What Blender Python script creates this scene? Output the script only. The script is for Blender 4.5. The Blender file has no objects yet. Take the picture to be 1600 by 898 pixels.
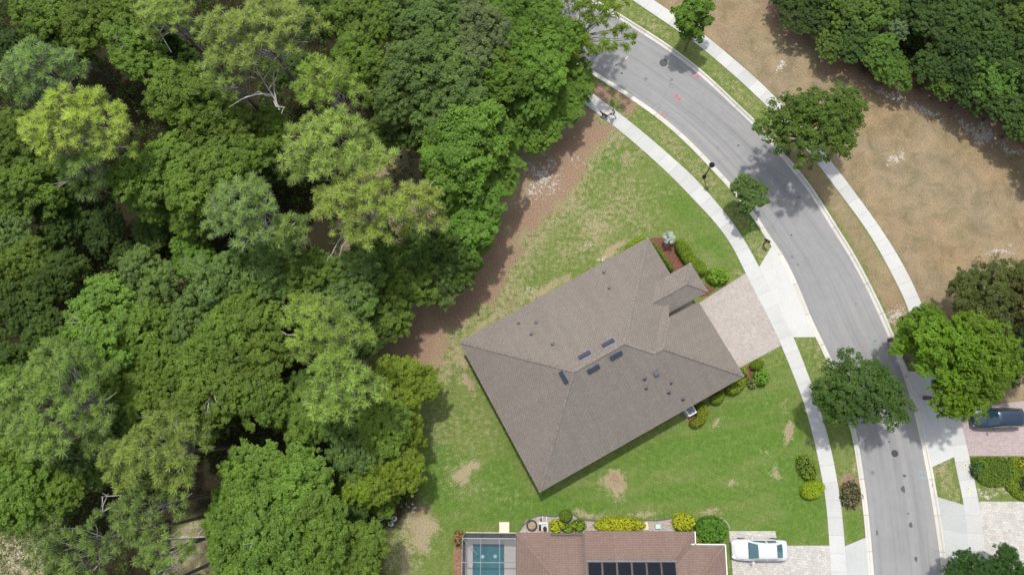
import bpy, math, random
import numpy as np
from mathutils import Vector, Matrix
R = math.radians
rng = np.random.default_rng(7)
random.seed(7)
scene = bpy.context.scene
col = scene.collection

# ---------------------------------------------------------------- camera
FPX, H = 1067.0, 64.0
nad = np.array([50.0, -206.0, -FPX]); nad /= np.linalg.norm(nad)
w_ = -nad
ex = np.array([1.0, 0, 0]); ex -= ex.dot(w_) * w_; ex /= np.linalg.norm(ex)
ey = np.cross(w_, ex)
MW = np.array([ex, ey, w_])            # camera -> world
CAMPOS = np.array([0, 0, H])
cd = bpy.data.cameras.new('camera'); cam = bpy.data.objects.new('camera', cd); col.objects.link(cam)
cd.sensor_width = 36; cd.lens = 36 * FPX / 1600; cd.clip_start = 0.5; cd.clip_end = 3000
m4 = Matrix.Identity(4)
for i in range(3):
    for j in range(3): m4[i][j] = MW[i][j]
    m4[i][3] = CAMPOS[i]
cam.matrix_world = m4
scene.camera = cam

def P(px, py, z=0.0):
    """world point at height z seen at photo pixel px,py"""
    d = MW @ np.array([px - 800.0, -(py - 449.0), -FPX])
    t = (z - H) / d[2]
    return np.array([d[0] * t, d[1] * t, z])
def S(px, py, z=0.0):
    """photo pixels per metre at that point"""
    p = P(px, py, z) - CAMPOS
    return FPX / float(p.dot(-MW[:, 2]))
def PL(pts, z=0.0): return [P(a, b, z) for a, b in pts]

# ---------------------------------------------------------------- light
SUN_EL, SUN_AZ = 69.0, -7.0            # azimuth from +y toward +x (sun is beyond the top of the picture)
world = bpy.data.worlds.new('World'); scene.world = world; world.use_nodes = True
nt = world.node_tree; bg = nt.nodes['Background']
sky = nt.nodes.new('ShaderNodeTexSky'); sky.sky_type = 'NISHITA'; sky.sun_disc = False
sky.sun_elevation = R(SUN_EL); sky.sun_rotation = R(SUN_AZ)
sky.air_density = 1.0; sky.dust_density = 2.5; sky.ozone_density = 1.0
hz = nt.nodes.new('ShaderNodeHueSaturation'); hz.inputs['Saturation'].default_value = .45   # thin high haze over the whole sky
nt.links.new(sky.outputs[0], hz.inputs['Color']); nt.links.new(hz.outputs[0], bg.inputs[0]); bg.inputs[1].default_value = 0.15
sd = bpy.data.lights.new('sun', 'SUN'); sd.energy = 2.55; sd.angle = R(2.2); sd.color = (1.0, 0.965, 0.90)
sun = bpy.data.objects.new('sun', sd); col.objects.link(sun)
sv = Vector((math.sin(R(SUN_AZ)) * math.cos(R(SUN_EL)), math.cos(R(SUN_AZ)) * math.cos(R(SUN_EL)), math.sin(R(SUN_EL))))
sun.rotation_euler = sv.to_track_quat('Z', 'Y').to_euler(); sun.location = (0, 30, 80)
scene.view_settings.view_transform = 'Standard'; scene.view_settings.look = 'None'
scene.view_settings.exposure = 0.31; scene.view_settings.gamma = 1.0
scene.render.engine = 'CYCLES'
scene.cycles.max_bounces = 6; scene.cycles.transparent_max_bounces = 8
scene.cycles.diffuse_bounces = 3

# ---------------------------------------------------------------- object helpers
def mesh(name, V, F, mat=None, smooth=False, uv=None):
    me = bpy.data.meshes.new(name)
    me.from_pydata([tuple(map(float, v)) for v in V], [], [tuple(f) for f in F])
    if uv is not None:
        l = me.uv_layers.new(name='UVMap')
        l.data.foreach_set('uv', np.array(uv, dtype=np.float32).ravel())
    if mat: me.materials.append(mat)
    if smooth: me.shade_smooth()
    return me
def link(name, me, parent=None, loc=None):
    o = bpy.data.objects.new(name, me); col.objects.link(o)
    if parent is not None: o.parent = parent
    if loc is not None: o.location = tuple(map(float, loc))
    return o
def tag(o, label=None, cat=None, group=None, kind=None):
    if label: o['label'] = label
    if cat: o['category'] = cat
    if group: o['group'] = group
    if kind: o['kind'] = kind
    return o
def empty(name, loc, rz=0.0, label=None, cat=None, group=None, kind=None):
    o = bpy.data.objects.new(name, None); col.objects.link(o)
    o.empty_display_size = 0.3
    o.location = tuple(map(float, loc)); o.rotation_euler = (0, 0, rz)
    return tag(o, label, cat, group, kind)
def copy_tree(o, parent=None):
    c = o.copy(); col.objects.link(c); c.parent = parent
    for ch in o.children: copy_tree(ch, c)
    return c

class MB:
    """collects shapes into one mesh"""
    def __init__(s): s.V = []; s.F = []
    def add(s, V, F):
        n = len(s.V); s.V += [tuple(map(float, v)) for v in V]; s.F += [tuple(i + n for i in f) for f in F]; return s
    def box(s, c, d, rz=0.0, ax=None):
        hx, hy, hz = d[0] / 2, d[1] / 2, d[2] / 2
        V = [(x, y, z) for z in (-hz, hz) for x, y in ((-hx, -hy), (hx, -hy), (hx, hy), (-hx, hy))]
        if ax is not None:
            A, B, C = ax
            V = [np.array(c) + A * v[0] + B * v[1] + C * v[2] for v in V]
        else:
            cs, sn = math.cos(rz), math.sin(rz)
            V = [(c[0] + v[0] * cs - v[1] * sn, c[1] + v[0] * sn + v[1] * cs, c[2] + v[2]) for v in V]
        return s.add(V, [(3, 2, 1, 0), (4, 5, 6, 7), (0, 1, 5, 4), (1, 2, 6, 5), (2, 3, 7, 6), (3, 0, 4, 7)])
    def beam(s, a, b, w, h):
        a = np.array(a, float); b = np.array(b, float); d = b - a; L = np.linalg.norm(d); d /= L
        up = np.array([0, 0, 1.0]) if abs(d[2]) < .95 else np.array([0, 1.0, 0])
        sx = np.cross(d, up); sx /= np.linalg.norm(sx); uz = np.cross(sx, d)
        return s.box((a + b) / 2, (L, w, h), ax=(d, sx, uz))
    def tube(s, pts, rad, n=6, cap=True):
        pts = [np.array(p, float) for p in pts]
        V = []; F = []
        for i, p in enumerate(pts):
            d = pts[min(i + 1, len(pts) - 1)] - pts[max(i - 1, 0)]; d = d / (np.linalg.norm(d) + 1e-9)
            up = np.array([0, 0, 1.0]) if abs(d[2]) < .9 else np.array([1.0, 0, 0])
            a = np.cross(d, up); a /= np.linalg.norm(a); b = np.cross(d, a)
            r = rad[i] if hasattr(rad, '__len__') else rad
            for k in range(n):
                t = 2 * math.pi * k / n; V.append(p + a * math.cos(t) * r + b * math.sin(t) * r)
        for i in range(len(pts) - 1):
            for k in range(n):
                F.append((i * n + k, i * n + (k + 1) % n, (i + 1) * n + (k + 1) % n, (i + 1) * n + k))
        if cap:
            F.append(tuple(range(n - 1, -1, -1))); m = (len(pts) - 1) * n; F.append(tuple(range(m, m + n)))
        return s.add(V, F)
    def lathe(s, prof, c=(0, 0, 0), n=16):
        V = []; F = []
        for r, z in prof:
            for k in range(n):
                t = 2 * math.pi * k / n; V.append((c[0] + r * math.cos(t), c[1] + r * math.sin(t), c[2] + z))
        for i in range(len(prof) - 1):
            for k in range(n):
                F.append((i * n + k, i * n + (k + 1) % n, (i + 1) * n + (k + 1) % n, (i + 1) * n + k))
        F.append(tuple(range(n - 1, -1, -1))); m = (len(prof) - 1) * n; F.append(tuple(range(m, m + n)))
        return s.add(V, F)
    def prism(s, poly, z0, z1):
        n = len(poly)
        V = [(p[0], p[1], z0) for p in poly] + [(p[0], p[1], z1) for p in poly]
        a = sum(poly[i][0] * poly[(i + 1) % n][1] - poly[(i + 1) % n][0] * poly[i][1] for i in range(n))
        F = [tuple(range(n, 2 * n)), tuple(range(n - 1, -1, -1))] + [(i, (i + 1) % n, n + (i + 1) % n, n + i) for i in range(n)]
        if a < 0: F = [tuple(reversed(f)) for f in F]
        return s.add(V, F)
    def build(s, name, mat, parent=None, loc=None, smooth=False, off=None):
        V = s.V
        if off is not None: V = [(v[0] - off[0], v[1] - off[1], v[2] - off[2]) for v in V]
        return link(name, mesh(name, V, s.F, mat, smooth), parent, loc)

# ---------------------------------------------------------------- materials
def newmat(name):
    m = bpy.data.materials.new(name); m.use_nodes = True
    n = m.node_tree.nodes; b = n['Principled BSDF']
    return m, n, m.node_tree.links, b
def noise(n, l, vec, scale, detail=4, rough=.6, dist=0.0):
    t = n.new('ShaderNodeTexNoise'); t.inputs['Scale'].default_value = scale
    t.inputs['Detail'].default_value = detail; t.inputs['Roughness'].default_value = rough
    t.inputs['Distortion'].default_value = dist
    l.new(vec, t.inputs['Vector']); return t.outputs['Fac']
def ramp(n, l, fac, stops):
    r = n.new('ShaderNodeValToRGB'); e = r.color_ramp.elements
    e[0].position, e[0].color = stops[0][0], (*stops[0][1], 1)
    e[1].position, e[1].color = stops[-1][0], (*stops[-1][1], 1)
    for p, c in stops[1:-1]:
        q = e.new(p); q.color = (*c, 1)
    l.new(fac, r.inputs[0]); return r.outputs[0]
def mixc(n, l, f, a, b, mode='MIX'):
    m = n.new('ShaderNodeMix'); m.data_type = 'RGBA'; m.blend_type = mode
    for s, v in ((m.inputs[0], f), (m.inputs[6], a), (m.inputs[7], b)):
        if hasattr(v, 'links') or hasattr(v, 'is_linked'): l.new(v, s)
        elif isinstance(v, tuple): s.default_value = (*v, 1)
        else: s.default_value = v
    return m.outputs[2]
def math_(n, l, op, a, b=None, c=None):
    m = n.new('ShaderNodeMath'); m.operation = op
    for i, v in enumerate((a, b, c)):
        if v is None: continue
        if hasattr(v, 'is_linked'): l.new(v, m.inputs[i])
        else: m.inputs[i].default_value = v
    return m.outputs[0]
def mrange(n, l, v, a, b, c=0.0, d=1.0):
    m = n.new('ShaderNodeMapRange'); m.interpolation_type = 'SMOOTHSTEP'
    l.new(v, m.inputs[0]); m.inputs[1].default_value = a; m.inputs[2].default_value = b
    m.inputs[3].default_value = c; m.inputs[4].default_value = d; return m.outputs[0]
def bump(n, l, b, h, strength=.5, dist=.02):
    k = n.new('ShaderNodeBump'); k.inputs['Strength'].default_value = strength; k.inputs['Distance'].default_value = dist
    l.new(h, k.inputs['Height']); l.new(k.outputs[0], b.inputs['Normal'])
def pos(n, kind='world'):
    if kind == 'world': return n.new('ShaderNodeNewGeometry').outputs['Position']
    return n.new('ShaderNodeTexCoord').outputs['Object' if kind == 'obj' else 'UV']
def plain(name, c, rough=.7, metal=0.0, vary=.12, scale=3.0, bmp=0.0, spec=.5, kind='world', c2=None):
    m, n, l, b = newmat(name)
    f = noise(n, l, pos(n, kind), scale, 5, .65)
    lo = tuple(x * (1 - vary) for x in c); hi = c2 or tuple(min(1, x * (1 + vary)) for x in c)
    l.new(ramp(n, l, f, [(.3, lo), (.7, hi)]), b.inputs['Base Color'])
    b.inputs['Roughness'].default_value = rough; b.inputs['Metallic'].default_value = metal
    b.inputs['Specular IOR Level'].default_value = spec
    if bmp: bump(n, l, b, f, bmp)
    return m

def m_concrete(name, base, stain, jitter=.06):
    m, n, l, b = newmat(name); p = pos(n)
    big = noise(n, l, p, .35, 5, .65); fine = noise(n, l, p, 9, 4, .7)
    c = ramp(n, l, big, [(.28, stain), (.5, base), (.75, tuple(x * 1.08 for x in base))])
    c = mixc(n, l, .55, c, ramp(n, l, fine, [(.3, tuple(x * .8 for x in base)), (.7, tuple(x * 1.12 for x in base))]))
    oi = n.new('ShaderNodeObjectInfo')
    v = mrange(n, l, oi.outputs['Random'], 0, 1, 1 - jitter, 1 + jitter)
    hsv = n.new('ShaderNodeHueSaturation'); l.new(v, hsv.inputs['Value']); l.new(c, hsv.inputs['Color'])
    l.new(hsv.outputs[0], b.inputs['Base Color']); b.inputs['Roughness'].default_value = .85
    bump(n, l, b, fine, .3, .01); return m

def m_asphalt():
    m, n, l, b = newmat('asphalt'); p = pos(n); uvr = pos(n, 'uv')
    mpp = n.new('ShaderNodeMapping'); mpp.inputs['Scale'].default_value = (1.3, .035, 1); l.new(uvr, mpp.inputs['Vector'])
    trk = noise(n, l, mpp.outputs[0], 1.0, 5, .65)
    big = noise(n, l, p, .12, 6, .62, .6); mid = noise(n, l, p, 1.1, 5, .7); fine = noise(n, l, p, 22, 3, .8)
    c = ramp(n, l, big, [(.3, (.205, .205, .207)), (.5, (.25, .25, .25)), (.7, (.295, .29, .283))])
    c = mixc(n, l, .35, c, ramp(n, l, mid, [(.3, (.19, .19, .20)), (.72, (.32, .315, .31))]))
    c = mixc(n, l, .4, c, ramp(n, l, fine, [(.3, (.14, .14, .15)), (.5, (.26, .26, .26)), (.72, (.42, .41, .40))]))
    c = mixc(n, l, .6, c, mixc(n, l, 1.0, c, ramp(n, l, trk, [(.35, (.74, .75, .78)), (.5, (1, 1, 1)), (.65, (1.18, 1.16, 1.12))]), 'MULTIPLY'))
    vc = n.new('ShaderNodeTexVoronoi'); vc.feature = 'DISTANCE_TO_EDGE'; vc.inputs['Scale'].default_value = .16
    wv = n.new('ShaderNodeVectorMath'); wv.operation = 'ADD'; nw_ = n.new('ShaderNodeTexNoise'); nw_.inputs['Scale'].default_value = .8; nw_.inputs['Detail'].default_value = 6; l.new(p, nw_.inputs['Vector']); l.new(p, wv.inputs[0]); l.new(nw_.outputs['Color'], wv.inputs[1]); l.new(wv.outputs[0], vc.inputs['Vector'])
    c = mixc(n, l, math_(n, l, 'MULTIPLY', mrange(n, l, vc.outputs['Distance'], .004, .014, .2, 0), mrange(n, l, big, .45, .6)), c, (.10, .10, .10))
    vo = n.new('ShaderNodeTexVoronoi'); vo.inputs['Scale'].default_value = .5; l.new(p, vo.inputs['Vector'])
    spot = mrange(n, l, vo.outputs['Distance'], .05, .13, .55, 0.0)
    c = mixc(n, l, spot, c, (.10, .095, .095))
    l.new(c, b.inputs['Base Color']); b.inputs['Roughness'].default_value = .9
    bump(n, l, b, fine, .5, .012); return m

def m_paver(name, cols, sx=.22, sy=.14, rot=0.3, mortar=(.2, .17, .15), var=2.0):
    m, n, l, b = newmat(name); p = pos(n)
    mp = n.new('ShaderNodeMapping'); mp.inputs['Rotation'].default_value = (0, 0, rot); l.new(p, mp.inputs['Vector'])
    br = n.new('ShaderNodeTexBrick'); l.new(mp.outputs[0], br.inputs['Vector'])
    br.inputs['Scale'].default_value = 1.0; br.inputs['Brick Width'].default_value = sx; br.inputs['Row Height'].default_value = sy
    br.inputs['Mortar Size'].default_value = .008; br.inputs['Mortar Smooth'].default_value = .2
    br.inputs['Color1'].default_value = (0, 0, 0, 1); br.inputs['Color2'].default_value = (1, 1, 1, 1)
    br.inputs['Mortar'].default_value = (.5, .5, .5, 1)
    tone = ramp(n, l, br.outputs['Color'], [(0.0, cols[0]), (.35, cols[1]), (.7, cols[2]), (1.0, cols[3])])
    big = noise(n, l, p, .5, 4, .6)
    tone = mixc(n, l, .5, tone, ramp(n, l, big, [(.3, cols[1]), (.7, cols[2])]))
    fine = noise(n, l, p, 7, 3, .8)
    tone = mixc(n, l, .35, tone, ramp(n, l, fine, [(.35, cols[0]), (.65, cols[3])]))
    c = mixc(n, l, math_(n, l, 'MULTIPLY', br.outputs['Fac'], .7), tone, mortar)
    l.new(c, b.inputs['Base Color']); b.inputs['Roughness'].default_value = .85
    bump(n, l, b, math_(n, l, 'SUBTRACT', 1.0, br.outputs['Fac']), .5, .01); return m

def m_shingle(name, cols, mortar):
    """asphalt shingles laid in courses: UV in metres, v runs up the slope"""
    m, n, l, b = newmat(name); uv = pos(n, 'uv'); p = pos(n)
    br = n.new('ShaderNodeTexBrick'); l.new(uv, br.inputs['Vector'])
    br.offset = .37; br.inputs['Scale'].default_value = 1.0
    br.inputs['Brick Width'].default_value = .27; br.inputs['Row Height'].default_value = .14
    br.inputs['Mortar Size'].default_value = .024; br.inputs['Mortar Smooth'].default_value = .3
    br.inputs['Color1'].default_value = (0, 0, 0, 1); br.inputs['Color2'].default_value = (1, 1, 1, 1)
    tone = ramp(n, l, br.outputs['Color'], [(0.0, cols[0]), (.4, cols[1]), (.75, cols[2]), (1.0, cols[3])])
    big = noise(n, l, p, .45, 5, .65)
    mp = n.new('ShaderNodeMapping'); mp.inputs['Scale'].default_value = (1.6, .12, 1); l.new(uv, mp.inputs['Vector'])
    streak = noise(n, l, mp.outputs[0], 1.0, 4, .6)
    tone = mixc(n, l, .45, tone, ramp(n, l, big, [(.3, cols[1]), (.7, cols[2])]))
    tone = mixc(n, l, .26, tone, ramp(n, l, streak, [(.38, cols[0]), (.6, cols[2])]))
    fine = noise(n, l, uv, 14, 3, .8)
    tone = mixc(n, l, .4, tone, ramp(n, l, fine, [(.35, cols[0]), (.65, cols[3])]))
    c = mixc(n, l, math_(n, l, 'MULTIPLY', br.outputs['Fac'], .55), tone, mortar)
    l.new(c, b.inputs['Base Color']); b.inputs['Roughness'].default_value = .95
    b.inputs['Specular IOR Level'].default_value = .15
    bump(n, l, b, math_(n, l, 'SUBTRACT', 1.0, br.outputs['Fac']), .6, .015); return m

def m_leaf(name, spread=.38, warm=(1.32, 1.34, .85), trans=.40):
    """leaf colour = object tint, varied leaf by leaf (attribute tone) and tree by tree"""
    m = bpy.data.materials.new(name); m.use_nodes = True; n = m.node_tree.nodes; l = m.node_tree.links
    n.clear(); out = n.new('ShaderNodeOutputMaterial')
    oi = n.new('ShaderNodeObjectInfo'); at = n.new('ShaderNodeAttribute'); at.attribute_name = 'tone'
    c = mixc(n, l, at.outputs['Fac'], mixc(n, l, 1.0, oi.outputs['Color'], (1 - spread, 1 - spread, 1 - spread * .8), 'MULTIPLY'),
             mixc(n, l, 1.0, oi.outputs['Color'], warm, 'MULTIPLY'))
    hsv = n.new('ShaderNodeHueSaturation'); l.new(c, hsv.inputs['Color'])
    l.new(mrange(n, l, oi.outputs['Random'], 0, 1, .498, .506), hsv.inputs['Hue'])
    l.new(mrange(n, l, oi.outputs['Random'], 0, 1, .93, 1.08), hsv.inputs['Value'])
    d = n.new('ShaderNodeBsdfPrincipled'); l.new(hsv.outputs[0], d.inputs['Base Color']); d.inputs['Roughness'].default_value = .6
    d.inputs['Specular IOR Level'].default_value = .25
    t = n.new('ShaderNodeBsdfTranslucent'); l.new(mixc(n, l, 1.0, hsv.outputs[0], (1.2, 1.3, .6), 'MULTIPLY'), t.inputs[0])
    mx = n.new('ShaderNodeMixShader'); mx.inputs[0].default_value = trans
    l.new(d.outputs[0], mx.inputs[1]); l.new(t.outputs[0], mx.inputs[2]); l.new(mx.outputs[0], out.inputs[0])
    return m

def m_glass_dark(name, c, rough=.05):
    m, n, l, b = newmat(name); b.inputs['Base Color'].default_value = (*c, 1); b.inputs['Roughness'].default_value = rough
    b.inputs['Specular IOR Level'].default_value = .8; b.inputs['Coat Weight'].default_value = .6; b.inputs['Coat Roughness'].default_value = .03
    return m
def m_paint(name, c, metal=.2):
    m, n, l, b = newmat(name)
    f = noise(n, l, pos(n, 'obj'), 2.5, 3, .5)
    l.new(ramp(n, l, f, [(.3, tuple(x * .93 for x in c)), (.7, c)]), b.inputs['Base Color'])
    b.inputs['Roughness'].default_value = .3; b.inputs['Metallic'].default_value = metal
    b.inputs['Coat Weight'].default_value = .7; b.inputs['Coat Roughness'].default_value = .05
    return m

MC = m_concrete('sidewalk_concrete', (.50, .50, .485), (.39, .39, .375), .06)
MAPR = m_concrete('apron_concrete', (.52, .52, .505), (.44, .44, .425), .03)
MOLD = m_concrete('old_concrete', (.44, .45, .44), (.36, .37, .35), .05)
MK = m_concrete('kerb_concrete', (.56, .54, .49), (.41, .39, .35), .07)
MJ = plain('joint_dirt', (.26, .25, .23))
MA = m_asphalt()
MPV = m_paver('pink_pavers', [(.29, .25, .225), (.36, .32, .29), (.45, .40, .365), (.54, .49, .45)], rot=.52)
MPV2 = m_paver('grey_pavers', [(.30, .28, .26), (.42, .40, .37), (.52, .50, .46), (.66, .63, .58)], sx=.3, sy=.22, rot=.1)
MPV3 = m_paver('red_pavers', [(.30, .23, .22), (.36, .29, .28), (.44, .36, .35), (.50, .43, .42)], rot=0.03)
MR1 = m_shingle('brown_shingles', [(.148, .126, .108), (.213, .186, .163), (.262, .231, .203), (.345, .31, .275)], (.085, .075, .068))
MR2 = m_shingle('red_brown_shingles', [(.15, .10, .082), (.205, .142, .118), (.255, .18, .15), (.32, .235, .20)], (.12, .082, .075))
MCAP = plain('cap_shingles', (.215, .189, .166), .95, vary=.35, scale=6, spec=.1)
MCAP2 = plain('red_cap_shingles', (.215, .15, .125), .95, vary=.2, scale=6, spec=.1)
MWALL = plain('stucco', (.50, .44, .36), .9, vary=.06, scale=12, bmp=.2)
MWHITE = plain('white_trim', (.72, .72, .70), .5, vary=.05)
MBLACK = plain('black_metal', (.02, .022, .025), .4, .3, vary=.2)
MVENT = plain('dark_vent', (.045, .05, .07), .4, .2, vary=.2)
MVENT2 = plain('vent_flange', (.19, .20, .25), .5, .3, vary=.2)
MBARK = plain('bark', (.13, .11, .095), .95, vary=.4, scale=4, bmp=.6)
MPBARK = plain('pine_bark', (.17, .135, .115), .95, vary=.4, scale=4, bmp=.6)
MDEAD = plain('dead_wood', (.36, .34, .33), .9, vary=.3, scale=3)
MLEAF = m_leaf('leaves'); MNEED = m_leaf('pine_needles', .52, (1.25, 1.25, .9), .38)
MHEDGE = m_leaf('hedge_leaves', .4, (1.5, 1.45, .9), .25)
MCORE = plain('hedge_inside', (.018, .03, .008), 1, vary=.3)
MMULCH = plain('red_mulch', (.15, .065, .045), 1, vary=.55, scale=7, bmp=1.0)
MMULCH2 = plain('brown_mulch', (.24, .14, .085), 1, vary=.45, scale=5, bmp=1.0)
MGLASS = m_glass_dark('window_glass', (.03, .05, .06))
MTYRE = plain('tyre_rubber', (.02, .02, .02), .85)
MRIM = plain('alloy_rim', (.5, .5, .52), .3, .8)
# ---------------------------------------------------------------- street lines, traced on the ground plane
def catmull(pts, per=10):
    pts = np.array([p[:2] for p in pts], float)
    q = np.vstack([2 * pts[0] - pts[1], pts, 2 * pts[-1] - pts[-2]])
    out = []
    for i in range(1, len(q) - 2):
        p0, p1, p2, p3 = q[i - 1:i + 3]
        for t in np.linspace(0, 1, per, endpoint=False):
            out.append(.5 * ((2 * p1) + (-p0 + p2) * t + (2 * p0 - 5 * p1 + 4 * p2 - p3) * t * t + (-p0 + 3 * p1 - 3 * p2 + p3) * t ** 3))
    out.append(pts[-1]); out = np.array(out)
    for _ in range(14): out[1:-1] = .25 * out[:-2] + .5 * out[1:-1] + .25 * out[2:]
    return out
def resample(line, n):
    d = np.r_[0, np.cumsum(np.linalg.norm(np.diff(line, axis=0), axis=1))]
    t = np.linspace(0, d[-1], n)
    return np.c_[np.interp(t, d, line[:, 0]), np.interp(t, d, line[:, 1])]
def length(line): return float(np.linalg.norm(np.diff(line, axis=0), axis=1).sum())
def nearest(line, pts):
    out = []
    for p in pts:
        a, b = line[:-1], line[1:]; d = b - a
        t = np.clip(((p - a) * d).sum(1) / ((d * d).sum(1) + 1e-9), 0, 1); q = a + d * t[:, None]
        out.append(q[np.argmin(((q - p) ** 2).sum(1))])
    return np.array(out)

KLi = [(560, -80), (640, -40), (700, -5), (760, 24), (820, 50), (870, 75), (913.5, 101), (947, 122), (988.7, 148.7), (1033.4, 180), (1075, 216), (1115, 257), (1148.6, 293.5), (1183.6, 337), (1203.7, 369), (1225.7, 400), (1250, 450), (1270, 500), (1294, 548), (1320, 612), (1340, 680), (1349.8, 740.7), (1358, 801), (1366.7, 898), (1371, 960), (1374, 1040)]
KRi = [(740, -100), (830, -52), (905, -8), (957, 23), (1000, 50), (1039, 75), (1083.6, 108.5), (1120, 141), (1150, 170), (1190, 208), (1218, 242), (1250, 280), (1273.4, 313.5), (1306.8, 367), (1329, 402.6), (1358, 458), (1375.7, 496), (1389, 527), (1409, 577), (1424, 626), (1438, 683), (1446.5, 725), (1455, 772), (1462.6, 818), (1470, 874), (1474, 915), (1479, 960), (1484, 1040)]
SLl = [(715, 42), (790, 82), (870, 132), (917, 165.5), (966.8, 203), (1010, 240), (1048.8, 275.6), (1086, 314), (1117.5, 348), (1142.5, 382), (1163, 422.7), (1184, 464), (1204, 503), (1220, 538), (1234.5, 573), (1246, 602), (1257, 633), (1270, 680), (1282, 735), (1290.5, 785), (1295, 840), (1299, 898), (1302, 960), (1305, 1040)]
SLr = [(730, 20), (805, 64), (880, 113), (927.6, 147.5), (980, 187), (1023.8, 223), (1060, 255), (1088, 281), (1130, 329), (1158, 367), (1184, 413), (1205, 455), (1226, 500), (1240.7, 529), (1266, 594), (1282, 644), (1295, 687), (1307, 745), (1314, 790), (1319.5, 848), (1323, 898), (1326, 960), (1329, 1040)]
SRl = [(820, -112), (905, -57), (987, 0), (1040.6, 36), (1091, 71), (1134, 107), (1170, 139), (1212, 180), (1245, 216), (1278, 257), (1315.7, 306.8), (1347, 349), (1373.6, 391), (1398, 437), (1413.6, 469), (1424, 498), (1440, 545), (1458, 598), (1470, 637), (1479, 668), (1488.5, 703.6), (1495, 738), (1505.7, 788), (1512, 845), (1516, 898), (1520, 960), (1524, 1040)]
SRr = [(850, -134), (935, -60), (1017, -2), (1062, 28), (1107, 60), (1150, 96), (1190, 131), (1230, 172), (1268, 215), (1306, 262), (1340, 307), (1373.6, 353.6), (1402, 398), (1424.5, 440), (1444.8, 487), (1462, 535), (1480, 586), (1494, 634), (1506, 679), (1512.5, 706), (1523, 753), (1532, 801), (1538.7, 858.7), (1543, 898), (1547, 960), (1551, 1040)]
G = lambda pts: catmull(PL(pts, 0.0))
kLi, kRi, sLl, sLr, sRl, sRr = map(G, (KLi, KRi, SLl, SLr, SRl, SRr))
KW = .50
def offset_line(line, d):
    t = np.gradient(line, axis=0); t /= np.linalg.norm(t, axis=1)[:, None]
    return line + np.c_[-t[:, 1], t[:, 0]] * d
# kerbs lie outside the asphalt edge: left kerb on the house side, right kerb on the field side
c0 = kRi[len(kRi) // 2] - kLi[len(kLi) // 2]
sgn = 1 if np.dot(offset_line(kLi, 1)[len(kLi) // 2] - kLi[len(kLi) // 2], c0) < 0 else -1
kLo, kRo = offset_line(kLi, sgn * KW), offset_line(kRi, -sgn * KW)
kLm, kRm = offset_line(kLi, sgn * KW * .62), offset_line(kRi, -sgn * KW * .62)
Z_ROAD = -.10

# ---------------------------------------------------------------- terrain masks
def value_noise(x, y, s, seed):
    r = np.random.default_rng(seed); g = r.random((64, 64))
    u, v = x / s + 1000, y / s + 1000; i, j = np.floor(u).astype(int), np.floor(v).astype(int); fu, fv = u - i, v - j
    fu, fv = fu * fu * (3 - 2 * fu), fv * fv * (3 - 2 * fv)
    a = g[i % 64, j % 64]; b = g[(i + 1) % 64, j % 64]; c = g[i % 64, (j + 1) % 64]; d = g[(i + 1) % 64, (j + 1) % 64]
    return (a * (1 - fu) + b * fu) * (1 - fv) + (c * (1 - fu) + d * fu) * fv
def sdist(X, Y, poly):
    """signed distance, positive inside"""
    poly = np.array([p[:2] for p in poly]); n = len(poly)
    ins = np.zeros(X.shape, bool); dm = np.full(X.shape, 1e9)
    for i in range(n):
        a, b = poly[i], poly[(i + 1) % n]; d = b - a
        t = np.clip(((X - a[0]) * d[0] + (Y - a[1]) * d[1]) / (d @ d + 1e-9), 0, 1)
        dm = np.minimum(dm, (X - a[0] - d[0] * t) ** 2 + (Y - a[1] - d[1] * t) ** 2)
        c = ((a[1] > Y) != (b[1] > Y)) & (X < (b[0] - a[0]) * (Y - a[1]) / (b[1] - a[1] + 1e-12) + a[0])
        ins ^= c
    return np.sqrt(dm) * np.where(ins, 1, -1)
def grow(lo, hi, step, far):
    core = np.arange(lo, hi + step, step); out = []; v, s = hi, step
    while v < far: s *= 1.6; v += s; out.append(v)
    low = []; v, s = lo, step
    while v > -far: s *= 1.6; v -= s; low.append(v)
    return np.array(low[::-1] + list(core) + out)
gx, gy = grow(-60, 60, .3, 1500), grow(-18, 56, .3, 1500)
X, Y = np.meshgrid(gx, gy, indexing='ij')
road_poly = np.vstack([kLm, kRm[::-1]])
sd_road = sdist(X, Y, road_poly[::4])
verge_poly = np.vstack([kLo, sLr[::-1]])
n1, n2, n3 = value_noise(X, Y, 2.6, 1), value_noise(X, Y, 1.0, 2), value_noise(X, Y, 6, 3)
nz = (n1 - .5) * 1.6 + (n2 - .5) * .9
ss = lambda v, a, b: (lambda t: t * t * (3 - 2 * t))(np.clip((v - a) / (b - a), 0, 1))
# forest floor
FOREST = PL([(-900, -700), (1000, -500), (900, 60), (930, 128), (915, 170), (880, 205), (835, 235), (808, 290), (775, 350), (748, 400), (715, 440), (650, 470), (600, 505), (578, 560), (590, 640), (640, 700), (655, 790), (600, 850), (590, 1100), (-900, 1300)])
fsd = sdist(X, Y, FOREST)
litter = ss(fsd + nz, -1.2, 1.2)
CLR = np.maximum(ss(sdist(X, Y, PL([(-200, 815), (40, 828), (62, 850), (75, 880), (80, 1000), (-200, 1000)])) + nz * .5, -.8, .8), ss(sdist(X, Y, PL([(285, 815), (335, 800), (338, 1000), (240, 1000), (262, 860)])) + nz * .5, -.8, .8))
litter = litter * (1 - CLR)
brown = ss(fsd + nz * 1.2, -5.2, -.8)              # rust-brown needle fall spreading out of the wood
FIELD = PL([(700, -300)] + SRr[2:-1] + [(1800, 1040), (2600, 500), (2600, -700), (700, -700)])
field = ss(sdist(X, Y, FIELD), -.1, .1)
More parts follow.
